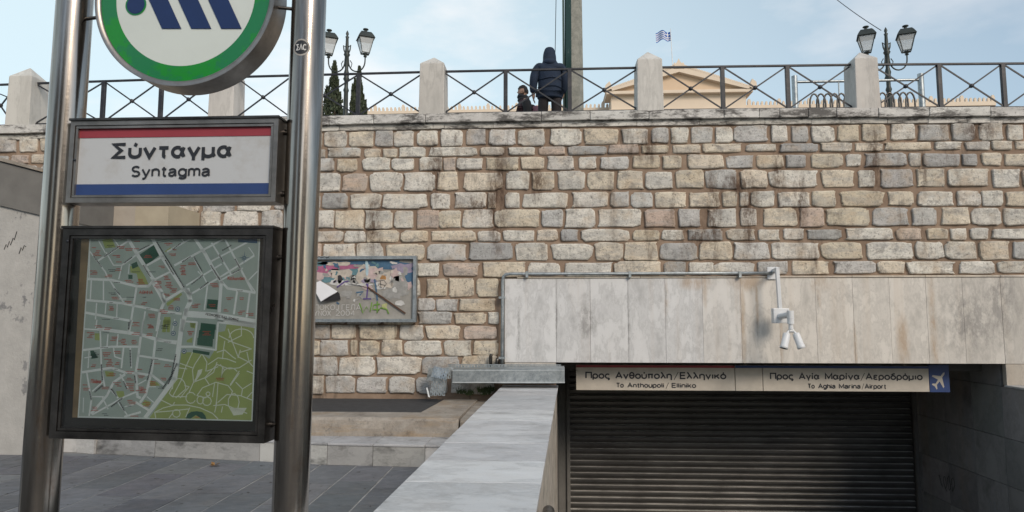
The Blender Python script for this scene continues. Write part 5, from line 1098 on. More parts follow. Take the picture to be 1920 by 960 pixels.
for a in [(620,190,1100,60,'navy',0),(850,220,520,90,'navy',1),(1040,260,260,120,'lilac',2),(1120,340,110,260,'navy',1),(130,230,300,110,'teal',0),(220,250,260,60,'magenta',2),(130,270,140,80,'magenta',3),(420,240,280,60,'magenta',1),(300,200,260,50,'cream',3),(470,290,190,90,'teal',1),(330,330,260,150,'cream',2),(130,340,200,120,'pink',2),(200,385,140,70,'teal',3),(390,380,120,60,'teal',3),
          (640,330,240,220,'cream',2),(740,310,180,130,'pink',3),(580,300,110,170,'cream',3),(830,370,180,180,'cream',4),(950,330,120,150,'pink',3),(930,420,120,200,'grey',2),(1010,440,170,180,'grey',3),(850,430,160,110,'cream',5),(330,380,70,100,'black',4),(480,370,60,80,'black',3),(300,420,160,60,'white',4),(450,430,160,40,'white',5),(600,440,200,35,'white',5),(640,470,130,60,'pink',4),(700,400,120,40,'lilac',5),
          (820,360,70,50,'orange',6),(955,500,50,60,'white',6),(1030,520,150,110,'grey',4),(960,560,160,90,'grey',3),(880,540,150,100,'grey',5),(1010,650,140,60,'white',6),(840,685,70,70,'yellow',6),(560,540,100,80,'grey',5),(400,540,140,90,'grey',2),(650,570,180,110,'grey',3),(1070,290,60,110,'grey',4),(800,470,110,50,'white',4),(1100,450,90,90,'pink',2)]:
    scrap(a[0], a[1], a[2]*.92, a[3]*.9, pc_[a[4]], lay=a[5])
for _ in range(48):
    X_s, Y_s = r.uniform(80, 1120), r.choice([r.uniform(190, 420), r.uniform(200, 640)]); cl = r.choice(['cream', 'white', 'pink', 'grey', 'cream', 'teal', 'lilac', 'white', 'grey', 'navy' if Y_s < 300 else 'grey'])
    scrap(X_s, Y_s, r.uniform(18, 70), r.uniform(12, 46), pc_[cl], lay=6, jag=.4, ang=r.uniform(-.6, .6))
scrap(635, 250, 34, 170, simple('pale_tape', (.40, .55, .62), .6), 'tape', 7, .15, -.08)
# scribbles
def scr(pts_, wd_, mt, v): scrawl(nb, nfr, [[cf(*p) for p in l_] for l_ in pts_], wd_, v, mt, 'scribble')
scr([[(640,590),(650,430)],[(600,600),(690,600)],[(630,430),(655,470)],[(300,470),(380,410),(430,400)]], .022, simple('purple_paint', (.10, .06, .22), .6), -.047)
scr([[(760,620),(745,500),(725,390)],[(520,530),(600,520),(560,560)],[(300,640),(330,660)],[(720,380),(735,410)]], .024, pc_['navy'], -.046)
scr([[(560,650),(600,760),(640,690),(680,750),(700,640)],[(790,660),(720,670),(710,720),(790,720)],[(760,630),(760,760),(800,700),(870,720),(890,770)]], .020, pc_['green'], -.0455)
scr([[(760,400),(830,390),(860,430),(820,490)],[(790,400),(800,480)],[(770,430),(850,450)],[(420,430),(560,450),(650,480)]], .007, M['ink'], -.045)
scr([[(915,340),(915,460)],[(925,340),(925,460)]], .004, M['ink'], -.045)
a = cf(60, 700); b = cf(590, 650)
text_mb('ЛОКОЈ ГЕЛА', nfr, nx(588), nx(676), nz__(581), nz__(571), -.044, .09).build('chalk_lettering', flat('chalk', (.55, .55, .54), .8), nb)
for t_, xa_, xb_ in (('ΥΝΟΧ', 588, 620), ('2004', 629, 665)): text_mb(t_, nfr, nx(xa_), nx(xb_), nz__(592), nz__(582), -.044, .10).build('chalk_lettering', bpy.data.materials['chalk'], nb)
MB().bar(V((cf(650, 470)[0], NY+.045, cf(650, 470)[1])), V((cf(1080, 765)[0], NY+.035, cf(1080, 765)[1])), .022, .018).build('broken_slat', simple('rusty_bar', (.10, .05, .03), .8), nb)
# folded sheet hanging out
p1, p2, p3, p4 = (15, 440), (110, 395), (325, 520), (140, 632)
vs = [V((cf(*p1)[0], NY+.03, cf(*p1)[1])), V((cf(*p2)[0], NY+.04, cf(*p2)[1])), V((cf(215, 450)[0], NY-.02, cf(215, 450)[1])), V((cf(*p3)[0], NY-.03, cf(*p3)[1])), V((cf(230, 580)[0], NY-.06, cf(230, 580)[1])), V((cf(*p4)[0], NY-.03, cf(*p4)[1]))]
MB().add(vs, [(0, 1, 2, 5), (2, 3, 4, 5)], 0, True).build('folded_sheet', flat('white_paper', (.72, .73, .76), .7, .05), nb)
vs2 = [V((cf(340, 540)[0], NY+.0, cf(340, 540)[1])), V((cf(350, 610)[0], NY+.03, cf(350, 610)[1])), V((cf(200, 625)[0], NY+.02, cf(200, 625)[1])), V((cf(150, 635)[0], NY-.02, cf(150, 635)[1])), V((cf(325, 522)[0], NY-.025, cf(325, 522)[1]))]
MB().add(vs2, [(0, 1, 2, 3, 4)]).build('sheet_underside', pc_['black'], nb)
scr2 = lambda: scrawl(nb, nfr, [[(nx(593)+.0, nz__(482.5)), (nx(597), nz__(480.5)), (nx(601), nz__(483)), (nx(607), nz__(480.8)), (nx(612), nz__(483.2)), (nx(616), nz__(481)), (nx(610), nz__(484))]], .012, .002, M['ink'], 'scribble'); scr2()

# ================================================================== CONDUIT, CABLE TRAY
cn = empty('wall_conduit', onY(943, 690, D-.06), 'thin grey metal conduit running over and down beside the marble fascia', 'pipe')
cy = D-.115; p = lambda x, y: onY(x, y, cy)
MB().path([p(941, 700), p(942, 600), p(942.5, 527), p(944, 519), p(948, 515), p(956, 513.5), p(1100, 513.5), p(1300, 512.5), p(1447, 512)], .026, 10).build('tube', M['galv'], cn)
for q_ in (988, 1181, 1387): 
    c = p(q_, 514); MB().box((c.x-.02, cy-.03, c.z-.055), (c.x+.02, D-.02, c.z+.045)).build('clamp', M['galv'], cn)
for q_ in (558, 671): 
    c = p(941.5, q_); MB().box((c.x-.055, cy-.03, c.z-.018), (c.x+.05, D-.02, c.z+.018)).build('clamp', M['galv'], cn)
st2 = empty('pipe_stub', onY(922, 690, D-.06), 'short rusty pipe stubs sticking up above the cable tray', 'pipe')
for q_, yt_ in ((920, 664), (932, 672)): MB().path([p(q_, 700), p(q_, yt_+4), p(q_+1.5, yt_)], .028, 8).build('tube', M['frame'], st2)
TY = D-.55
tr_ = empty('cable_tray', onY(950, 705, TY), 'long galvanised cable duct lying across the end of the marble parapet', 'cable tray')
a = onY(848, 719, TY); b = onY(1059, 719, TY); h_ = onY(950, 692, TY).z-onY(950, 719.5, TY).z
m_ = MB(); m_.add([a, b, b+V((0, 0, h_)), a+V((0, 0, h_-.01)), a+V((0, .35, 0)), b+V((0, .35, 0)), b+V((0, .35, h_+.02)), a+V((0, .35, h_))], [(0,1,2,3),(4,7,6,5),(3,2,6,7),(0,4,5,1),(1,5,6,2),(0,3,7,4)])
m_.build('duct', M['galv'], tr_, bevel=.004)
ly = lambda s_, z_: a.lerp(b, s_)+V((0, -.006, z_))
MB().bar(ly(0, h_-.03), ly(1, h_-.022), .006, .008, (0, 1, 0)).bar(ly(0, .018), ly(1, .018), .008, .008, (0, 1, 0)).build('fold_line', flat('bright_zinc', (.62, .66, .68), .35), tr_)
# perforated rear lip
def perf(fr, u0, u1, w0, w1, nu, nw, mt, name, parent, th=.004):
    """sheet pierced by oblong slots: built as the strips that remain"""
    m_ = MB(); du_ = (u1-u0)/nu; dw_ = (w1-w0)/nw
    for i in range(nu+1):
        c_ = u0+i*du_; m_.prism([(max(u0, c_-du_*.28), w0), (min(u1, c_+du_*.28), w0), (min(u1, c_+du_*.28), w1), (max(u0, c_-du_*.28), w1)], fr, 0, th)
    for j in range(nw+1):
        c_ = w0+j*dw_
        for i in range(nu):
            s_ = .5*dw_ if i % 2 and j < nw else 0; l_, h2 = u0+i*du_+du_*.28, u0+(i+1)*du_-du_*.28
            z0_, z1_ = max(w0, c_+s_-dw_*.18), min(w1, c_+s_+dw_*.18); m_.prism([(l_, z0_), (h2, z0_), (h2, z1_), (l_, z1_)], fr, .0005, th-.0005)
    return m_.build(name, mt, parent)
perf(lambda u, w_, v: a+V((u, .36-v, w_)), -.12, (b-a).x-.05, h_-.02, h_+.05, 70, 1, M['galv'], 'perforated_lip', tr_)
# crumpled perforated pieces at its left end
cp = empty('bent_tray_end', onY(822, 742, TY+.1), 'crumpled perforated sheet metal tray end leaning against the wall', 'scrap metal')
o1 = onY(806, 742, TY+.05); hh = onY(806, 706, TY+.05).z-o1.z; ww = onY(834, 742, TY+.05).x-o1.x
perf(lambda u, w_, v: o1+V((u+w_*.10, v+w_*.1, w_)), 0, ww, 0, hh, 7, 5, M['galv'], 'perforated_sheet', cp)
o2 = onY(808, 706, TY-.03); perf(lambda u, w_, v: o2+V((u+w_*.25, v+w_*.4-u*.25, w_-u*.18)), 0, ww*1.0, 0, hh*.52, 7, 3, M['galv'], 'perforated_sheet', cp)
o3 = onY(833, 711, TY-.05); perf(lambda u, w_, v: o3+V((u+w_*.05, v+u*.8, w_+u*.05)), 0, ww*.5, 0, hh*.6, 4, 3, M['galv'], 'perforated_sheet', cp)
o4 = onY(799, 713, TY+.22); MB().add([o4, o4+V((ww*1.0, .05, -.02)), o4+V((ww*.9, .06, .2)), o4+V((.04, 0, .19))], [(0,1,2,3)]).build('bent_plate', M['galv'], cp)
o5 = onY(799, 727, TY-.02); MB().add([o5, o5+V((.035, 0, -.14)), o5+V((.06, .02, -.15)), o5+V((.02, .01, 0))], [(0,1,2,3)]).build('torn_flap', bpy.data.materials['bright_zinc'], cp)
# weeds
wd = MB(); r = random.Random(9)
for (q_, yq) in ((866, 735), (905, 733), (918, 731), (880, 738), (912, 737)):
    c = onY(q_, yq, D-.14)
    for _ in range(60):
        b0 = c+V((r.uniform(-.07, .07), r.uniform(-.05, .03), r.uniform(-.03, .02))); t_ = V((r.uniform(-.5, .5), r.uniform(-.6, .2), r.uniform(.3, 1))).normalized()*r.uniform(.03, .10); s_ = t_.cross(V((0, 1, 0))).normalized()*.008
        k_ = r.uniform(.5, 1.3); wd.add([b0-s_, b0+s_, b0+t_], [(0, 1, 2)], 0, False, (.055*k_, .085*k_, .03*k_, 1))
wd.build('weeds', M['leaf'], None, 'small dark green weeds under the galvanised cable tray', 'weeds', kind='stuff')

# ================================================================== SECURITY CAMERAS
sc_ = empty('security_camera', onY(1450, 512, D-.05), 'white twin security camera on a long bracket over the marble fascia', 'security camera')
wy = D-.08; pa = onY(1449, 512, wy-.02)
MB().box((pa.x-.085, wy-.02, pa.z-.10), (pa.x+.085, wy, pa.z+.10)).build('mounting_plate', M['white_cam'], sc_, bevel=.004)
AY = D-.42; pb1 = onY(1457, 505, AY)
MB().bar((pa.x+.02, wy-.02, pb1.z+.0), (pb1.x, AY, pb1.z), .05, .05, (0, 0, 1)).build('arm', M['white_cam'], sc_)
pb2 = onY(1463, 580, AY); MB().bar((pb1.x, AY, pb1.z+.03), (pb2.x-.005, AY, pb2.z-.01), .055, .055, (0, 1, 0)).build('drop_tube', M['white_cam'], sc_, bevel=.004)
BYc = AY-.03; q0 = onY(1451, 606, BYc); q1 = onY(1480, 578, BYc)
MB().box((q0.x, BYc, q0.z), (q1.x, BYc+.12, q1.z)).build('junction_box', M['white_cam'], sc_, bevel=.012)
e0 = onY(1464, 593, BYc-.03); e1 = onY(1482, 590, BYc-.22); 
MB().tube(V(e0)+V((0, .03, 0)), e1, .045, .045, 12).tube(e1+V((0, 0, .06)), e1+V((0, 0, -.14)), .052, .050, 14).lathe(e1+V((0, 0, -.06)), [(.055, 0), (.057, .005), (.055, .012)], 14).build('elbow', M['white_cam'], sc_)
k0 = e1+V((0, 0, -.14)); MB().tube(k0, k0+V((0, 0, -.08)), .032, .036, 12).tube(k0+V((-.03, 0, -.10)), k0+V((.04, 0, -.10)), .028, None, 10).build('swivel', M['white_cam'], sc_)
def camhead(sx__, sy_):
    t0 = k0+V((sx__*.03, -.0, -.10)); d_ = V((sx__*.30, -.14, -1)).normalized(); s0 = t0+V((sx__*.035, -.01, -.04))
    hd = MB().tube(t0, s0, .018, None, 8).lathe(s0, [(0, -.012), (.044, 0), (.053, .02), (.055, .19), (.060, .195), (.060, .235), (.05, .237)], 16, axis=d_).build('camera_housing', M['white_cam'], sc_)
    MB().lathe(s0, [(.05, .228), (.0, .229)], 16, axis=d_).build('lens', M['black_glass'], hd)
camhead(-1, 0); camhead(1, 0)

# ================================================================== LEFT PLASTER WALLS
pw = empty('plaster_wall', (-8.6, 8.9, 0), 'peeling grey plaster wall with a sloping top at the left edge', 'wall')
PYw = 8.9; wx0, wx1 = -13.0, onY(84, 600, PYw).x
zt = lambda x: onY(0, 297, PYw).z+(x-onY(0, 297, PYw).x)*((onY(80, 318, PYw).z-onY(0, 297, PYw).z)/(onY(80, 318, PYw).x-onY(0, 297, PYw).x))
zmid = lambda x: onY(0, 386, PYw).z+(x-onY(0, 386, PYw).x)*((onY(75, 404, PYw).z-onY(0, 386, PYw).z)/(onY(75, 404, PYw).x-onY(0, 386, PYw).x))
Wf = lambda u, w_, v: V((u, PYw+v, w_))
MB().prism([(wx0, 0), (wx1, 0), (wx1, zmid(wx1)), (wx0, zmid(wx0))], Wf, 0, 1.6).build('lower_wall', M['plaster'], pw)
MB().prism([(wx0, zmid(wx0)+.001), (wx1+.02, zmid(wx1)+.001), (wx1+.02, zt(wx1)-.05), (wx0, zt(wx0)-.05)], Wf, -.03, 1.6).build('upper_band', M['grey_render'], pw)
MB().prism([(wx0, zt(wx0)-.048), (wx1+.06, zt(wx1)-.048), (wx1+.06, zt(wx1)), (wx0, zt(wx0))], Wf, -.06, 1.62).build('coping', M['concrete'], pw)
scrawl(pw, lambda u, w_, v: V((u, PYw-v, w_)), [[(onY(x_, y_, PYw).x, onY(x_, y_, PYw).z) for x_, y_ in l_] for l_ in ([(8,468),(12,458),(14,464),(18,452),(20,460),(25,446),(27,450),(32,434)],[(36,476),(40,464),(42,470),(46,460),(49,463)])], .012, .003, M['black_scrawl'])
bw = empty('beige_wall', (-7.6, 10.3, 0), 'plain beige rendered wall seen through the gap between name box and map case', 'wall')
bx0, bx1 = onY(40, 400, 10.2).x, onY(316, 400, 10.2).x
xs1 = onY(254, 400, 10.2).x
MB().box((bx0, 10.2, .0), (xs1-.002, 11.15, onY(200, 383, 10.2).z)).build('render_panel', M['beige_render'], bw)
MB().box((xs1, 10.195, .0), (bx1, 11.15, onY(200, 383, 10.2).z)).build('render_panel', simple('cream_render', (.42, .37, .28), .9, 0, .2, 3, .3), bw)
# dry leaf
lf = MB(); c = onZ(402, 874, .0); r = random.Random(2)
for i in range(7):
    a0 = r.uniform(0, 6.28); d_ = V((math.cos(a0), math.sin(a0), 0))*r.uniform(.04, .075); s_ = V((-d_.y, d_.x, 0))*.5; hgt = V((0, 0, r.uniform(.02, .06)))
    lf.add([c+V((0, 0, .012)), c+d_*.5+s_+hgt*.5, c+d_+hgt, c+d_*.5-s_+hgt*.7], [(0, 1, 2, 3)])
lf.build('dry_leaf', simple('dry_leaf', (.30, .16, .05), .8, 0, .4, 30, .2), None, 'curled orange-brown dry leaf lying on the dark pavement', 'leaf', org=c)
# antenna far left
an_ = empty('roof_antenna', onY(28, 225, 60), 'thin rooftop antenna mast beyond the railing at far left', 'antenna')
a = onY(27, 240, 60); b = onY(28, 188, 60); MB().tube(a, b, .05, .03, 6).build('mast', M['iron'], an_)
m_ = MB()
for y_, w_ in ((192, 4), (197, 5), (220, 9), (215, 6)): m_.tube(onY(28-w_, y_, 60), onY(28+w_, y_, 60), .03, None, 5)
m_.build('cross_arms', M['iron'], an_)
wire(onY(-40, 165, 55), onY(60, 208, 60), -.3, .05, 'dark cable sloping down beside the rooftop antenna at far left')

# ================================================================== PEOPLE
def skin(name, nodes, edges, mat, parent, sub=2, root=0):
    me = bpy.data.meshes.new(name); me.from_pydata([tuple(p[0]) for p in nodes], edges, []); o = bpy.data.objects.new(name, me); COL.objects.link(o)
    sk = o.modifiers.new('s', 'SKIN'); sk.use_smooth_shade = True; sv = me.skin_vertices[0].data
    for i, p in enumerate(nodes):
        rr_ = p[1] if isinstance(p[1], (tuple, list)) else (p[1], p[1]); sv[i].radius = rr_; sv[i].use_root = (i == root)
    ss = o.modifiers.new('u', 'SUBSURF'); ss.levels = sub; ss.render_levels = sub
    dg = bpy.context.evaluated_depsgraph_get(); m2 = bpy.data.meshes.new_from_object(o.evaluated_get(dg)); bpy.data.objects.remove(o); bpy.data.meshes.remove(me)
    m2.materials.clear(); m2.materials.append(mat)
    for f_ in m2.polygons: f_.use_smooth = True
    q_ = bpy.data.objects.new(name, m2); COL.objects.link(q_); q_.parent = parent; return q_
def chain(nodes, edges, pts_, start=None):
    prev = start
    for p_ in pts_:
        nodes.append(p_); i = len(nodes)-1
        if prev is not None: edges.append((prev, i))
        prev = i
    return prev
def head_mesh(c, yaw, mat, parent, sc=1.0, name='head'):
    """head with brow, nose, lips, chin and ears; faces local +x turned by yaw"""
    bm = bmesh.new(); bmesh.ops.create_uvsphere(bm, u_segments=32, v_segments=24, radius=1)
    R_ = Matrix.Rotation(yaw, 3, 'Z')
    for v in bm.verts:
        x, y, z = v.co; r_x, r_y, r_z = .098, .076, .118
        p_ = V((x*r_x, y*r_y*(1-.18*max(0, -z)), z*r_z))
        if x > 0 and z < 0: p_.x += .006*(-z); p_.y *= 1-.22*(-z)
        g = lambda cx_, cz_, sx_, sz_, sy_: math.exp(-((z-cz_)/sz_)**2-(y/sy_)**2)*max(0, x)
        p_.x += .026*g(0, -.16, 1, .13, .16) + .006*g(0, .12, 1, .08, .5) + .008*g(0, -.46, 1, .06, .30) - .006*g(0, -.56, 1, .04, .4) + .012*g(0, -.78, 1, .14, .3)
        for s_ in (-1, 1): p_.x -= .010*math.exp(-((z-.04)/.09)**2-((y-s_*.38)/.18)**2)*max(0, x)
        v.co = R_ @ (p_*sc) + V(c)
    for s_ in (-1, 1):
        res = bmesh.ops.create_uvsphere(bm, u_segments=10, v_segments=8, radius=1)
        for v in res['verts']: v.co = R_ @ (V((v.co.x*.016-.008, v.co.y*.009+s_*.076, v.co.z*.030-.01))*sc) + V(c)
    me = bpy.data.meshes.new(name); bm.to_mesh(me); bm.free(); me.materials.append(mat)
    for f_ in me.polygons: f_.use_smooth = True
    return me
def hand(c, d, side, mat_nodes):
    """five separate fingers as skinned chains, returned as (nodes, edges)"""
    nodes, edges = mat_nodes
def person(name, label, base, yaw, build_, sc_z=1.0):
    r_ = empty(name, (0, 0, 0), label, 'person'); build_(r_); r_.location = base; r_.rotation_euler = (0, 0, yaw); r_.scale = (1.03, 1.03, sc_z); return r_
M['skin'] = simple('skin', (.42, .26, .19), .55, 0, .15, 20, .1); M['jacket'] = simple('navy_jacket', (.008, .021, .050), .85, 0, .4, 9, .5)
M['trouser'] = simple('dark_trousers', (.022, .018, .022), .85, 0, .4, 9, .4); M['hair'] = simple('dark_hair', (.018, .013, .011), .7, 0, .5, 40, .8); M['shoe'] = simple('shoe', (.02, .02, .02), .6)
def limbs_body(r_, arms, legs, head_c, lean=0, mat=None, headyaw=math.pi/2):
    nodes, edges = [], []
    nodes.append((V((0, 0, .93)), (.15, .12)))
    ch = chain(nodes, edges, [(V((0, lean*.3, 1.12)), (.14, .10)), (V((0, lean*.7, 1.31)), (.12, .085)), (V((0, lean, 1.42)), (.06, .06)), (V((0, lean*1.1, 1.52)), (.055, .058)), (head_c-V((0, 0, .04)), (.062, .07))], 0)
    ci = 3-1
    for s_, pts_ in zip((-1, 1), arms):
        e_ = chain(nodes, edges, [(V(p_), rr_) for p_, rr_ in zip(pts_, (.045, .045, .040, .036, .033, .030, .022))], ci)
        # fingers from the palm
        palm = nodes[e_][0]; d_ = (palm-nodes[e_-1][0]).normalized(); sd_ = V((0, 1, 0))
        for k_, (off_, ln) in enumerate(((-.030, .060), (-.010, .072), (.010, .068), (.028, .052))):
            b_ = palm+sd_*off_*.8; chain(nodes, edges, [(b_+d_*.028, .0095), (b_+d_*(.028+ln*.55)+V((-s_*.008, 0, 0)), .0085), (b_+d_*(.028+ln)+V((-s_*.022, 0, 0)), .007)], e_)
        tb_ = nodes[e_-1][0].lerp(palm, .6); chain(nodes, edges, [(tb_+sd_*.038, .011), (tb_+sd_*.055+d_*.03, .0095), (tb_+sd_*.06+d_*.055, .008)], e_-0)
    for s_, pts_ in zip((-1, 1), legs):
        chain(nodes, edges, [(V(p_), rr_) for p_, rr_ in zip(pts_, (.095, .075, .058, .06, .042, .045, .036))], 0)
    return skin('body', nodes, edges, M['skin'], r_)
def bld_man(r_):
    arms = [[(-.20, 0, 1.40), (-.25, -.01, 1.28), (-.285, -.02, 1.12), (-.29, .02, .98), (-.285, .05, .88), (-.283, .06, .85)], [(.20, 0, 1.40), (.25, .02, 1.28), (.27, .03, 1.13), (.25, .10, 1.0), (.23, .15, .92), (.225, .16, .89)]]
    legs = [[(-.11, 0, .86), (-.12, .01, .66), (-.12, .02, .48), (-.125, 0, .32), (-.12, -.02, .10), (-.12, 0, .05), (-.12, .12, .035)], [(.11, 0, .86), (.115, -.02, .66), (.11, -.01, .48), (.11, -.04, .32), (.10, -.06, .10), (.10, -.04, .05), (.10, .08, .035)]]
    hc = V((.0, .06, 1.60)); limbs_body(r_, arms, legs, hc, .03)
    me = head_mesh(hc, math.pi/2, M['skin'], r_); o = bpy.data.objects.new('head', me); COL.objects.link(o); o.parent = r_
    nd, ed = [], []
    nd.append((V((0, 0, 1.0)), (.225, .16)))
    chain(nd, ed, [(V((0, 0, .90)), (.245, .185)), (V((0, 0, .82)), (.245, .185)), (V((0, 0, .79)), (.23, .17))], 0)
    c_ = chain(nd, ed, [(V((0, -.01, 1.14)), (.225, .165)), (V((0, -.015, 1.28)), (.225, .165)), (V((0, -.01, 1.39)), (.18, .14)), (V((0, .01, 1.475)), (.125, .115)), (V((0, .03, 1.54)), (.13, .125)), (V((0, .045, 1.62)), (.122, .135)), (V((0, .05, 1.70)), (.100, .112)), (V((0, .05, 1.745)), (.06, .07))], 0)
    for pts_ in arms: chain(nd, ed, [(V(pts_[0])+V((0, 0, -.005)), .105), (V(pts_[1]), .096), (V(pts_[2]), .082), (V(pts_[3]), .070), (V(pts_[4])+V((0, 0, .04)), .058)], 4)
    jk = skin('hooded_jacket', nd, ed, M['jacket'], r_, 2)
    # quilted seams as raised bands, hood rim
    m_ = MB()
    for z_, w_, d_ in ((1.27, .205, .155), (1.13, .210, .160), (.99, .212, .158)):
        pts2 = [(w_*math.cos(t_*math.pi/12), -.015-d_*math.sin(t_*math.pi/12), z_-.01*math.sin(t_*.9)) for t_ in range(0, 13)]
        m_.path(pts2, .007, 6)
    m_.build('quilt_seam', M['jacket'], jk)
    nh, eh = [], []; nh.append((V((-.085, -.01, 1.45)), .040)); chain(nh, eh, [(V((-.06, -.10, 1.435)), .052), (V((0, -.125, 1.425)), .058), (V((.06, -.10, 1.435)), .052), (V((.085, -.01, 1.45)), .040)], 0); skin('hood_fold', nh, eh, M['jacket'], r_, 2)
    nt_, et_ = [], []; nt_.append((V((0, 0, .92)), (.14, .10)))
    for s_, L_ in zip((-1, 1), legs): chain(nt_, et_, [(V(L_[0])+V((s_*.0, 0, -.04)), .108), (V(L_[1]), .100), (V(L_[2]), .090), (V(L_[3]), .083), (V(L_[4])+V((0, 0, .0)), .08)], 0)
    skin('trousers', nt_, et_, M['trouser'], r_, 2)
    for L_ in legs:
        m_ = MB(); x, y = L_[5][0], L_[5][1]; m_.add([(x-.045, y-.08, 0), (x+.045, y-.08, 0), (x+.05, y+.17, 0), (x-.05, y+.17, 0), (x-.04, y-.07, .09), (x+.04, y-.07, .09), (x+.035, y+.15, .045), (x-.035, y+.15, .045)], [(0,3,2,1),(4,5,6,7),(0,1,5,4),(1,2,6,5),(2,3,7,6),(3,0,4,7)]); m_.build('shoe', M['shoe'], r_, bevel=.012)
mc = onY(1031, 200, 11.98)
person('person', 'person seen from behind in a navy hooded jacket and dark trousers by the green pole', (mc.x, 12.0, 4.9), 0.05, bld_man, 1.045)
def bld_young(r_):      # faces local -x
    arms = [[(.02, -.19, 1.38), (.03, -.24, 1.26), (.05, -.26, 1.10), (-.02, -.25, .98), (-.08, -.24, .90), (-.10, -.24, .87)], [(.02, .19, 1.38), (.03, .24, 1.26), (.08, .26, 1.10), (.06, .26, .96), (.04, .26, .87), (.04, .26, .84)]]
    legs = [[(0, -.09, .86), (-.08, -.1, .66), (-.15, -.1, .48), (-.12, -.1, .30), (-.10, -.1, .10), (-.10, -.1, .05), (-.21, -.1, .035)], [(0, .09, .86), (.06, .1, .66), (.10, .1, .48), (.2, .1, .30), (.28, .1, .12), (.29, .1, .07), (.19, .1, .035)]]
    hc = V((-.03, 0, 1.60))
    nodes, edges = [], []; nodes.append((V((0, 0, .93)), (.12, .15)))
    chain(nodes, edges, [(V((0, 0, 1.12)), (.09, .12)), (V((0, 0, 1.33)), (.085, .12)), (V((-.005, 0, 1.44)), (.06, .07)), (V((-.015, 0, 1.52)), (.055, .055)), (hc-V((0, 0, .04)), (.07, .062))], 0)
    for s_, pts_ in zip((-1, 1), arms):
        e_ = chain(nodes, edges, [(V(p_), rr_) for p_, rr_ in zip(pts_, (.050, .045, .040, .035, .033, .030))], 2)
        palm = nodes[e_][0]; d_ = (palm-nodes[e_-1][0]).normalized()
        for off_, ln in ((-.03, .060), (-.010, .072), (.010, .068), (.028, .052)):
            b_ = palm+V((off_*.8, 0, 0)); chain(nodes, edges, [(b_+d_*.028, .0095), (b_+d_*(.028+ln*.55)+V((0, -s_*.008, 0)), .0085), (b_+d_*(.028+ln)+V((0, -s_*.02, 0)), .007)], e_)
        chain(nodes, edges, [(palm+V((-.04, 0, .01)), .011), (palm+V((-.052, 0, -.02)), .0095), (palm+V((-.055, 0, -.045)), .008)], e_)
    for pts_ in legs: chain(nodes, edges, [(V(p_), rr_) for p_, rr_ in zip(pts_, (.095, .075, .058, .06, .042, .045, .036))], 0)
    skin('body', nodes, edges, M['skin'], r_)
    me = head_mesh(hc, math.pi, M['skin'], r_, 1.0); o = bpy.data.objects.new('head', me); COL.objects.link(o); o.parent = r_
    # hair cap, fringe, beard, brows, eyes
    def shell(cond, grow, name, mat, jit=.004):
        bm = bmesh.new(); bm.from_mesh(me); cc = hc; rj = random.Random(4)
        dl = [f_ for f_ in bm.faces if not cond(f_.calc_center_median()-cc)]; bmesh.ops.delete(bm, geom=dl, context='FACES')
        for v in bm.verts: d_ = (v.co-cc); v.co += d_.normalized()*(grow+rj.uniform(-jit, jit)) 
        m3 = bpy.data.meshes.new(name); bm.to_mesh(m3); bm.free(); m3.materials.clear(); m3.materials.append(mat)
        for f_ in m3.polygons: f_.use_smooth = True
        q_ = bpy.data.objects.new(name, m3); COL.objects.link(q_); q_.parent = o
    shell(lambda d_: (d_.z > .045 and d_.x > -.085) or (d_.z > .068) or (d_.z > -.035 and d_.x > .025), .016, 'hair', M['hair'], .007)
    shell(lambda d_: d_.z < -.045 and d_.x < .02 and not (abs(d_.y) < .022 and d_.z > -.068 and d_.x < -.07), .004, 'beard', simple('beard', (.06, .035, .025), .8, 0, .5, 60, .6), .002)
    m_ = MB()
    for s_ in (-1, 1): m_.bar(hc+V((-.094, s_*.014, .034)), hc+V((-.078, s_*.048, .036)), .008, .007); m_.lathe(hc+V((-.087, s_*.030, .006)), [(0, -.004), (.008, 0), (0, .006)], 8, axis=(-1, 0, 0))
    m_.build('eyes_and_brows', M['hair'], o)
    blk = simple('black_coat', (.012, .012, .014), .8, 0, .4, 9, .4); plum = simple('plum_checked_coat', (.05, .018, .026), .8, 0, .7, 26, .4)
    nd, ed = [], []; nd.append((V((0, 0, 1.05)), (.16, .22))); chain(nd, ed, [(V((0, 0, .88)), (.17, .21)), (V((0, 0, .78)), (.16, .20))], 0)
    chain(nd, ed, [(V((0, 0, 1.20)), (.165, .22)), (V((.01, 0, 1.36)), (.155, .225)), (V((.01, 0, 1.45)), (.115, .15))], 0)
    skin('coat', nd, ed, plum, r_, 2)
    for a_a in arms: 
        na, ea = [], []; na.append((V(a_a[0])+V((0, 0, -.005)), .105)); chain(na, ea, [(V(a_a[1]), .098), (V(a_a[2]), .085), (V(a_a[3]), .070), (V(a_a[4])+V((0, 0, .04)), .056)], 0); skin('sleeve', na, ea, blk, r_, 2)
    na, ea = [], []; na.append((V((.09, 0, 1.36)), (.06, .17))); chain(na, ea, [(V((.10, 0, 1.22)), (.06, .17)), (V((.10, 0, 1.1)), (.05, .15))], 0); skin('yoke', na, ea, blk, r_, 2)
    # scarf: ring round the neck
    m_ = MB(); m_.path([(-.02+.085*math.cos(t_*.5236), .085*math.sin(t_*.5236), 1.475+.012*math.sin(t_*1.9)-(.02*math.cos(t_*.5236))) for t_ in range(13)], [.046+.008*math.sin(t_*2.1) for t_ in range(13)], 10)
    m_.path([(-.02+.080*math.cos(t_*.5236+.4), .088*math.sin(t_*.5236+.4), 1.43+.010*math.cos(t_*1.7)) for t_ in range(13)], .043, 10); m_.build('scarf', simple('grey_scarf', (.028, .032, .038), .9, 0, .5, 30, .8), r_)
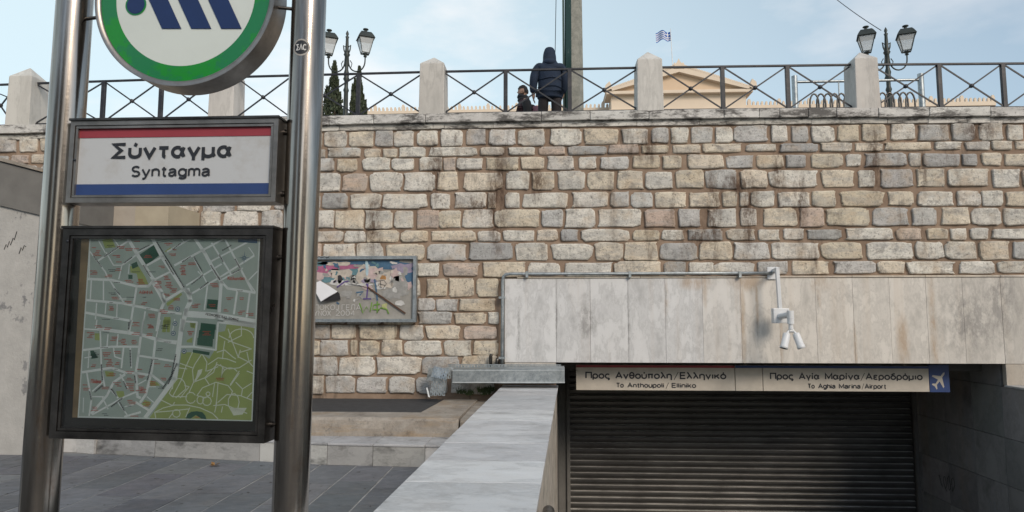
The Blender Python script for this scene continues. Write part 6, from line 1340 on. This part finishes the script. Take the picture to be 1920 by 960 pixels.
    na, ea = [], []; na.append((V((.20, 0, 1.33)), (.07, .13))); chain(na, ea, [(V((.23, 0, 1.18)), (.10, .15)), (V((.22, 0, 1.02)), (.10, .15)), (V((.20, 0, .94)), (.07, .13))], 0); skin('backpack', na, ea, simple('plum_backpack', (.11, .05, .08), .8, 0, .4, 20, .3), r_, 2)
    nt_, et_ = [], []; nt_.append((V((0, 0, .92)), (.13, .17)))
    for L_ in legs: chain(nt_, et_, [(V(L_[0]), .112), (V(L_[1]), .095), (V(L_[2]), .08), (V(L_[3]), .072), (V(L_[4]), .068)], 0)
    skin('trousers', nt_, et_, M['trouser'], r_, 2)
    for L_ in legs:
        x, y = L_[5][0], L_[5][1]; m_ = MB(); m_.box((x-.17, y-.045, 0), (x+.08, y+.045, .075)); m_.build('shoe', M['shoe'], r_, bevel=.02)
yc = onY(983, 157, 14.1)
person('person', 'bearded young person in profile with dark hair, scarf and backpack walking behind the railing', (yc.x+.0, 14.1, 4.9), .12, bld_young, 1.065)

# ================================================================== ADDED BLOCKS BEHIND THE VIEWER (unseen, banding the steel and cutting low light)
cols = [((.30,.27,.24), -36, -19, 15), ((.34,.32,.30), -9, 2, 15), ((.30,.27,.25), 14, 34, 14)]
ls = ['pale concrete office block across the square on the left', 'cream hotel block across the square in the middle', 'grey stone office block across the square on the right']
for (cc, xa, xb, hh_), lb in zip(cols, ls):
    r_ = empty('city_building', ((xa+xb)/2, -30, 0), lb, 'building', 'blocks across the square')
    wl = MB().box((xa, -42, -.04), (xb, -30, hh_)).build('wall', simple('facade_'+str(int(cc[0]*100)), cc, .9, 0, .15, .5, .1), r_)
    MB().box((xa-.3, -42.3, hh_+.002), (xb+.3, -29.7, hh_+.5)).build('roof', M['grey_render'], r_)
    wmat = M['black_glass']; first = None
    nx_ = int((xb-xa)/2.6)
    for i in range(nx_):
        for j in range(int(hh_/3.3)):
            x = xa+(i+.5)*(xb-xa)/nx_; z = 1.0+j*3.3
            if first is None: first = MB().box((x-.7, -30.05, z), (x+.7, -29.98, z+1.9)).build('window', wmat, r_); fx_, fz_ = x, z
            else: c = first.copy(); COL.objects.link(c); c.location = (x-fx_, 0, z-fz_)
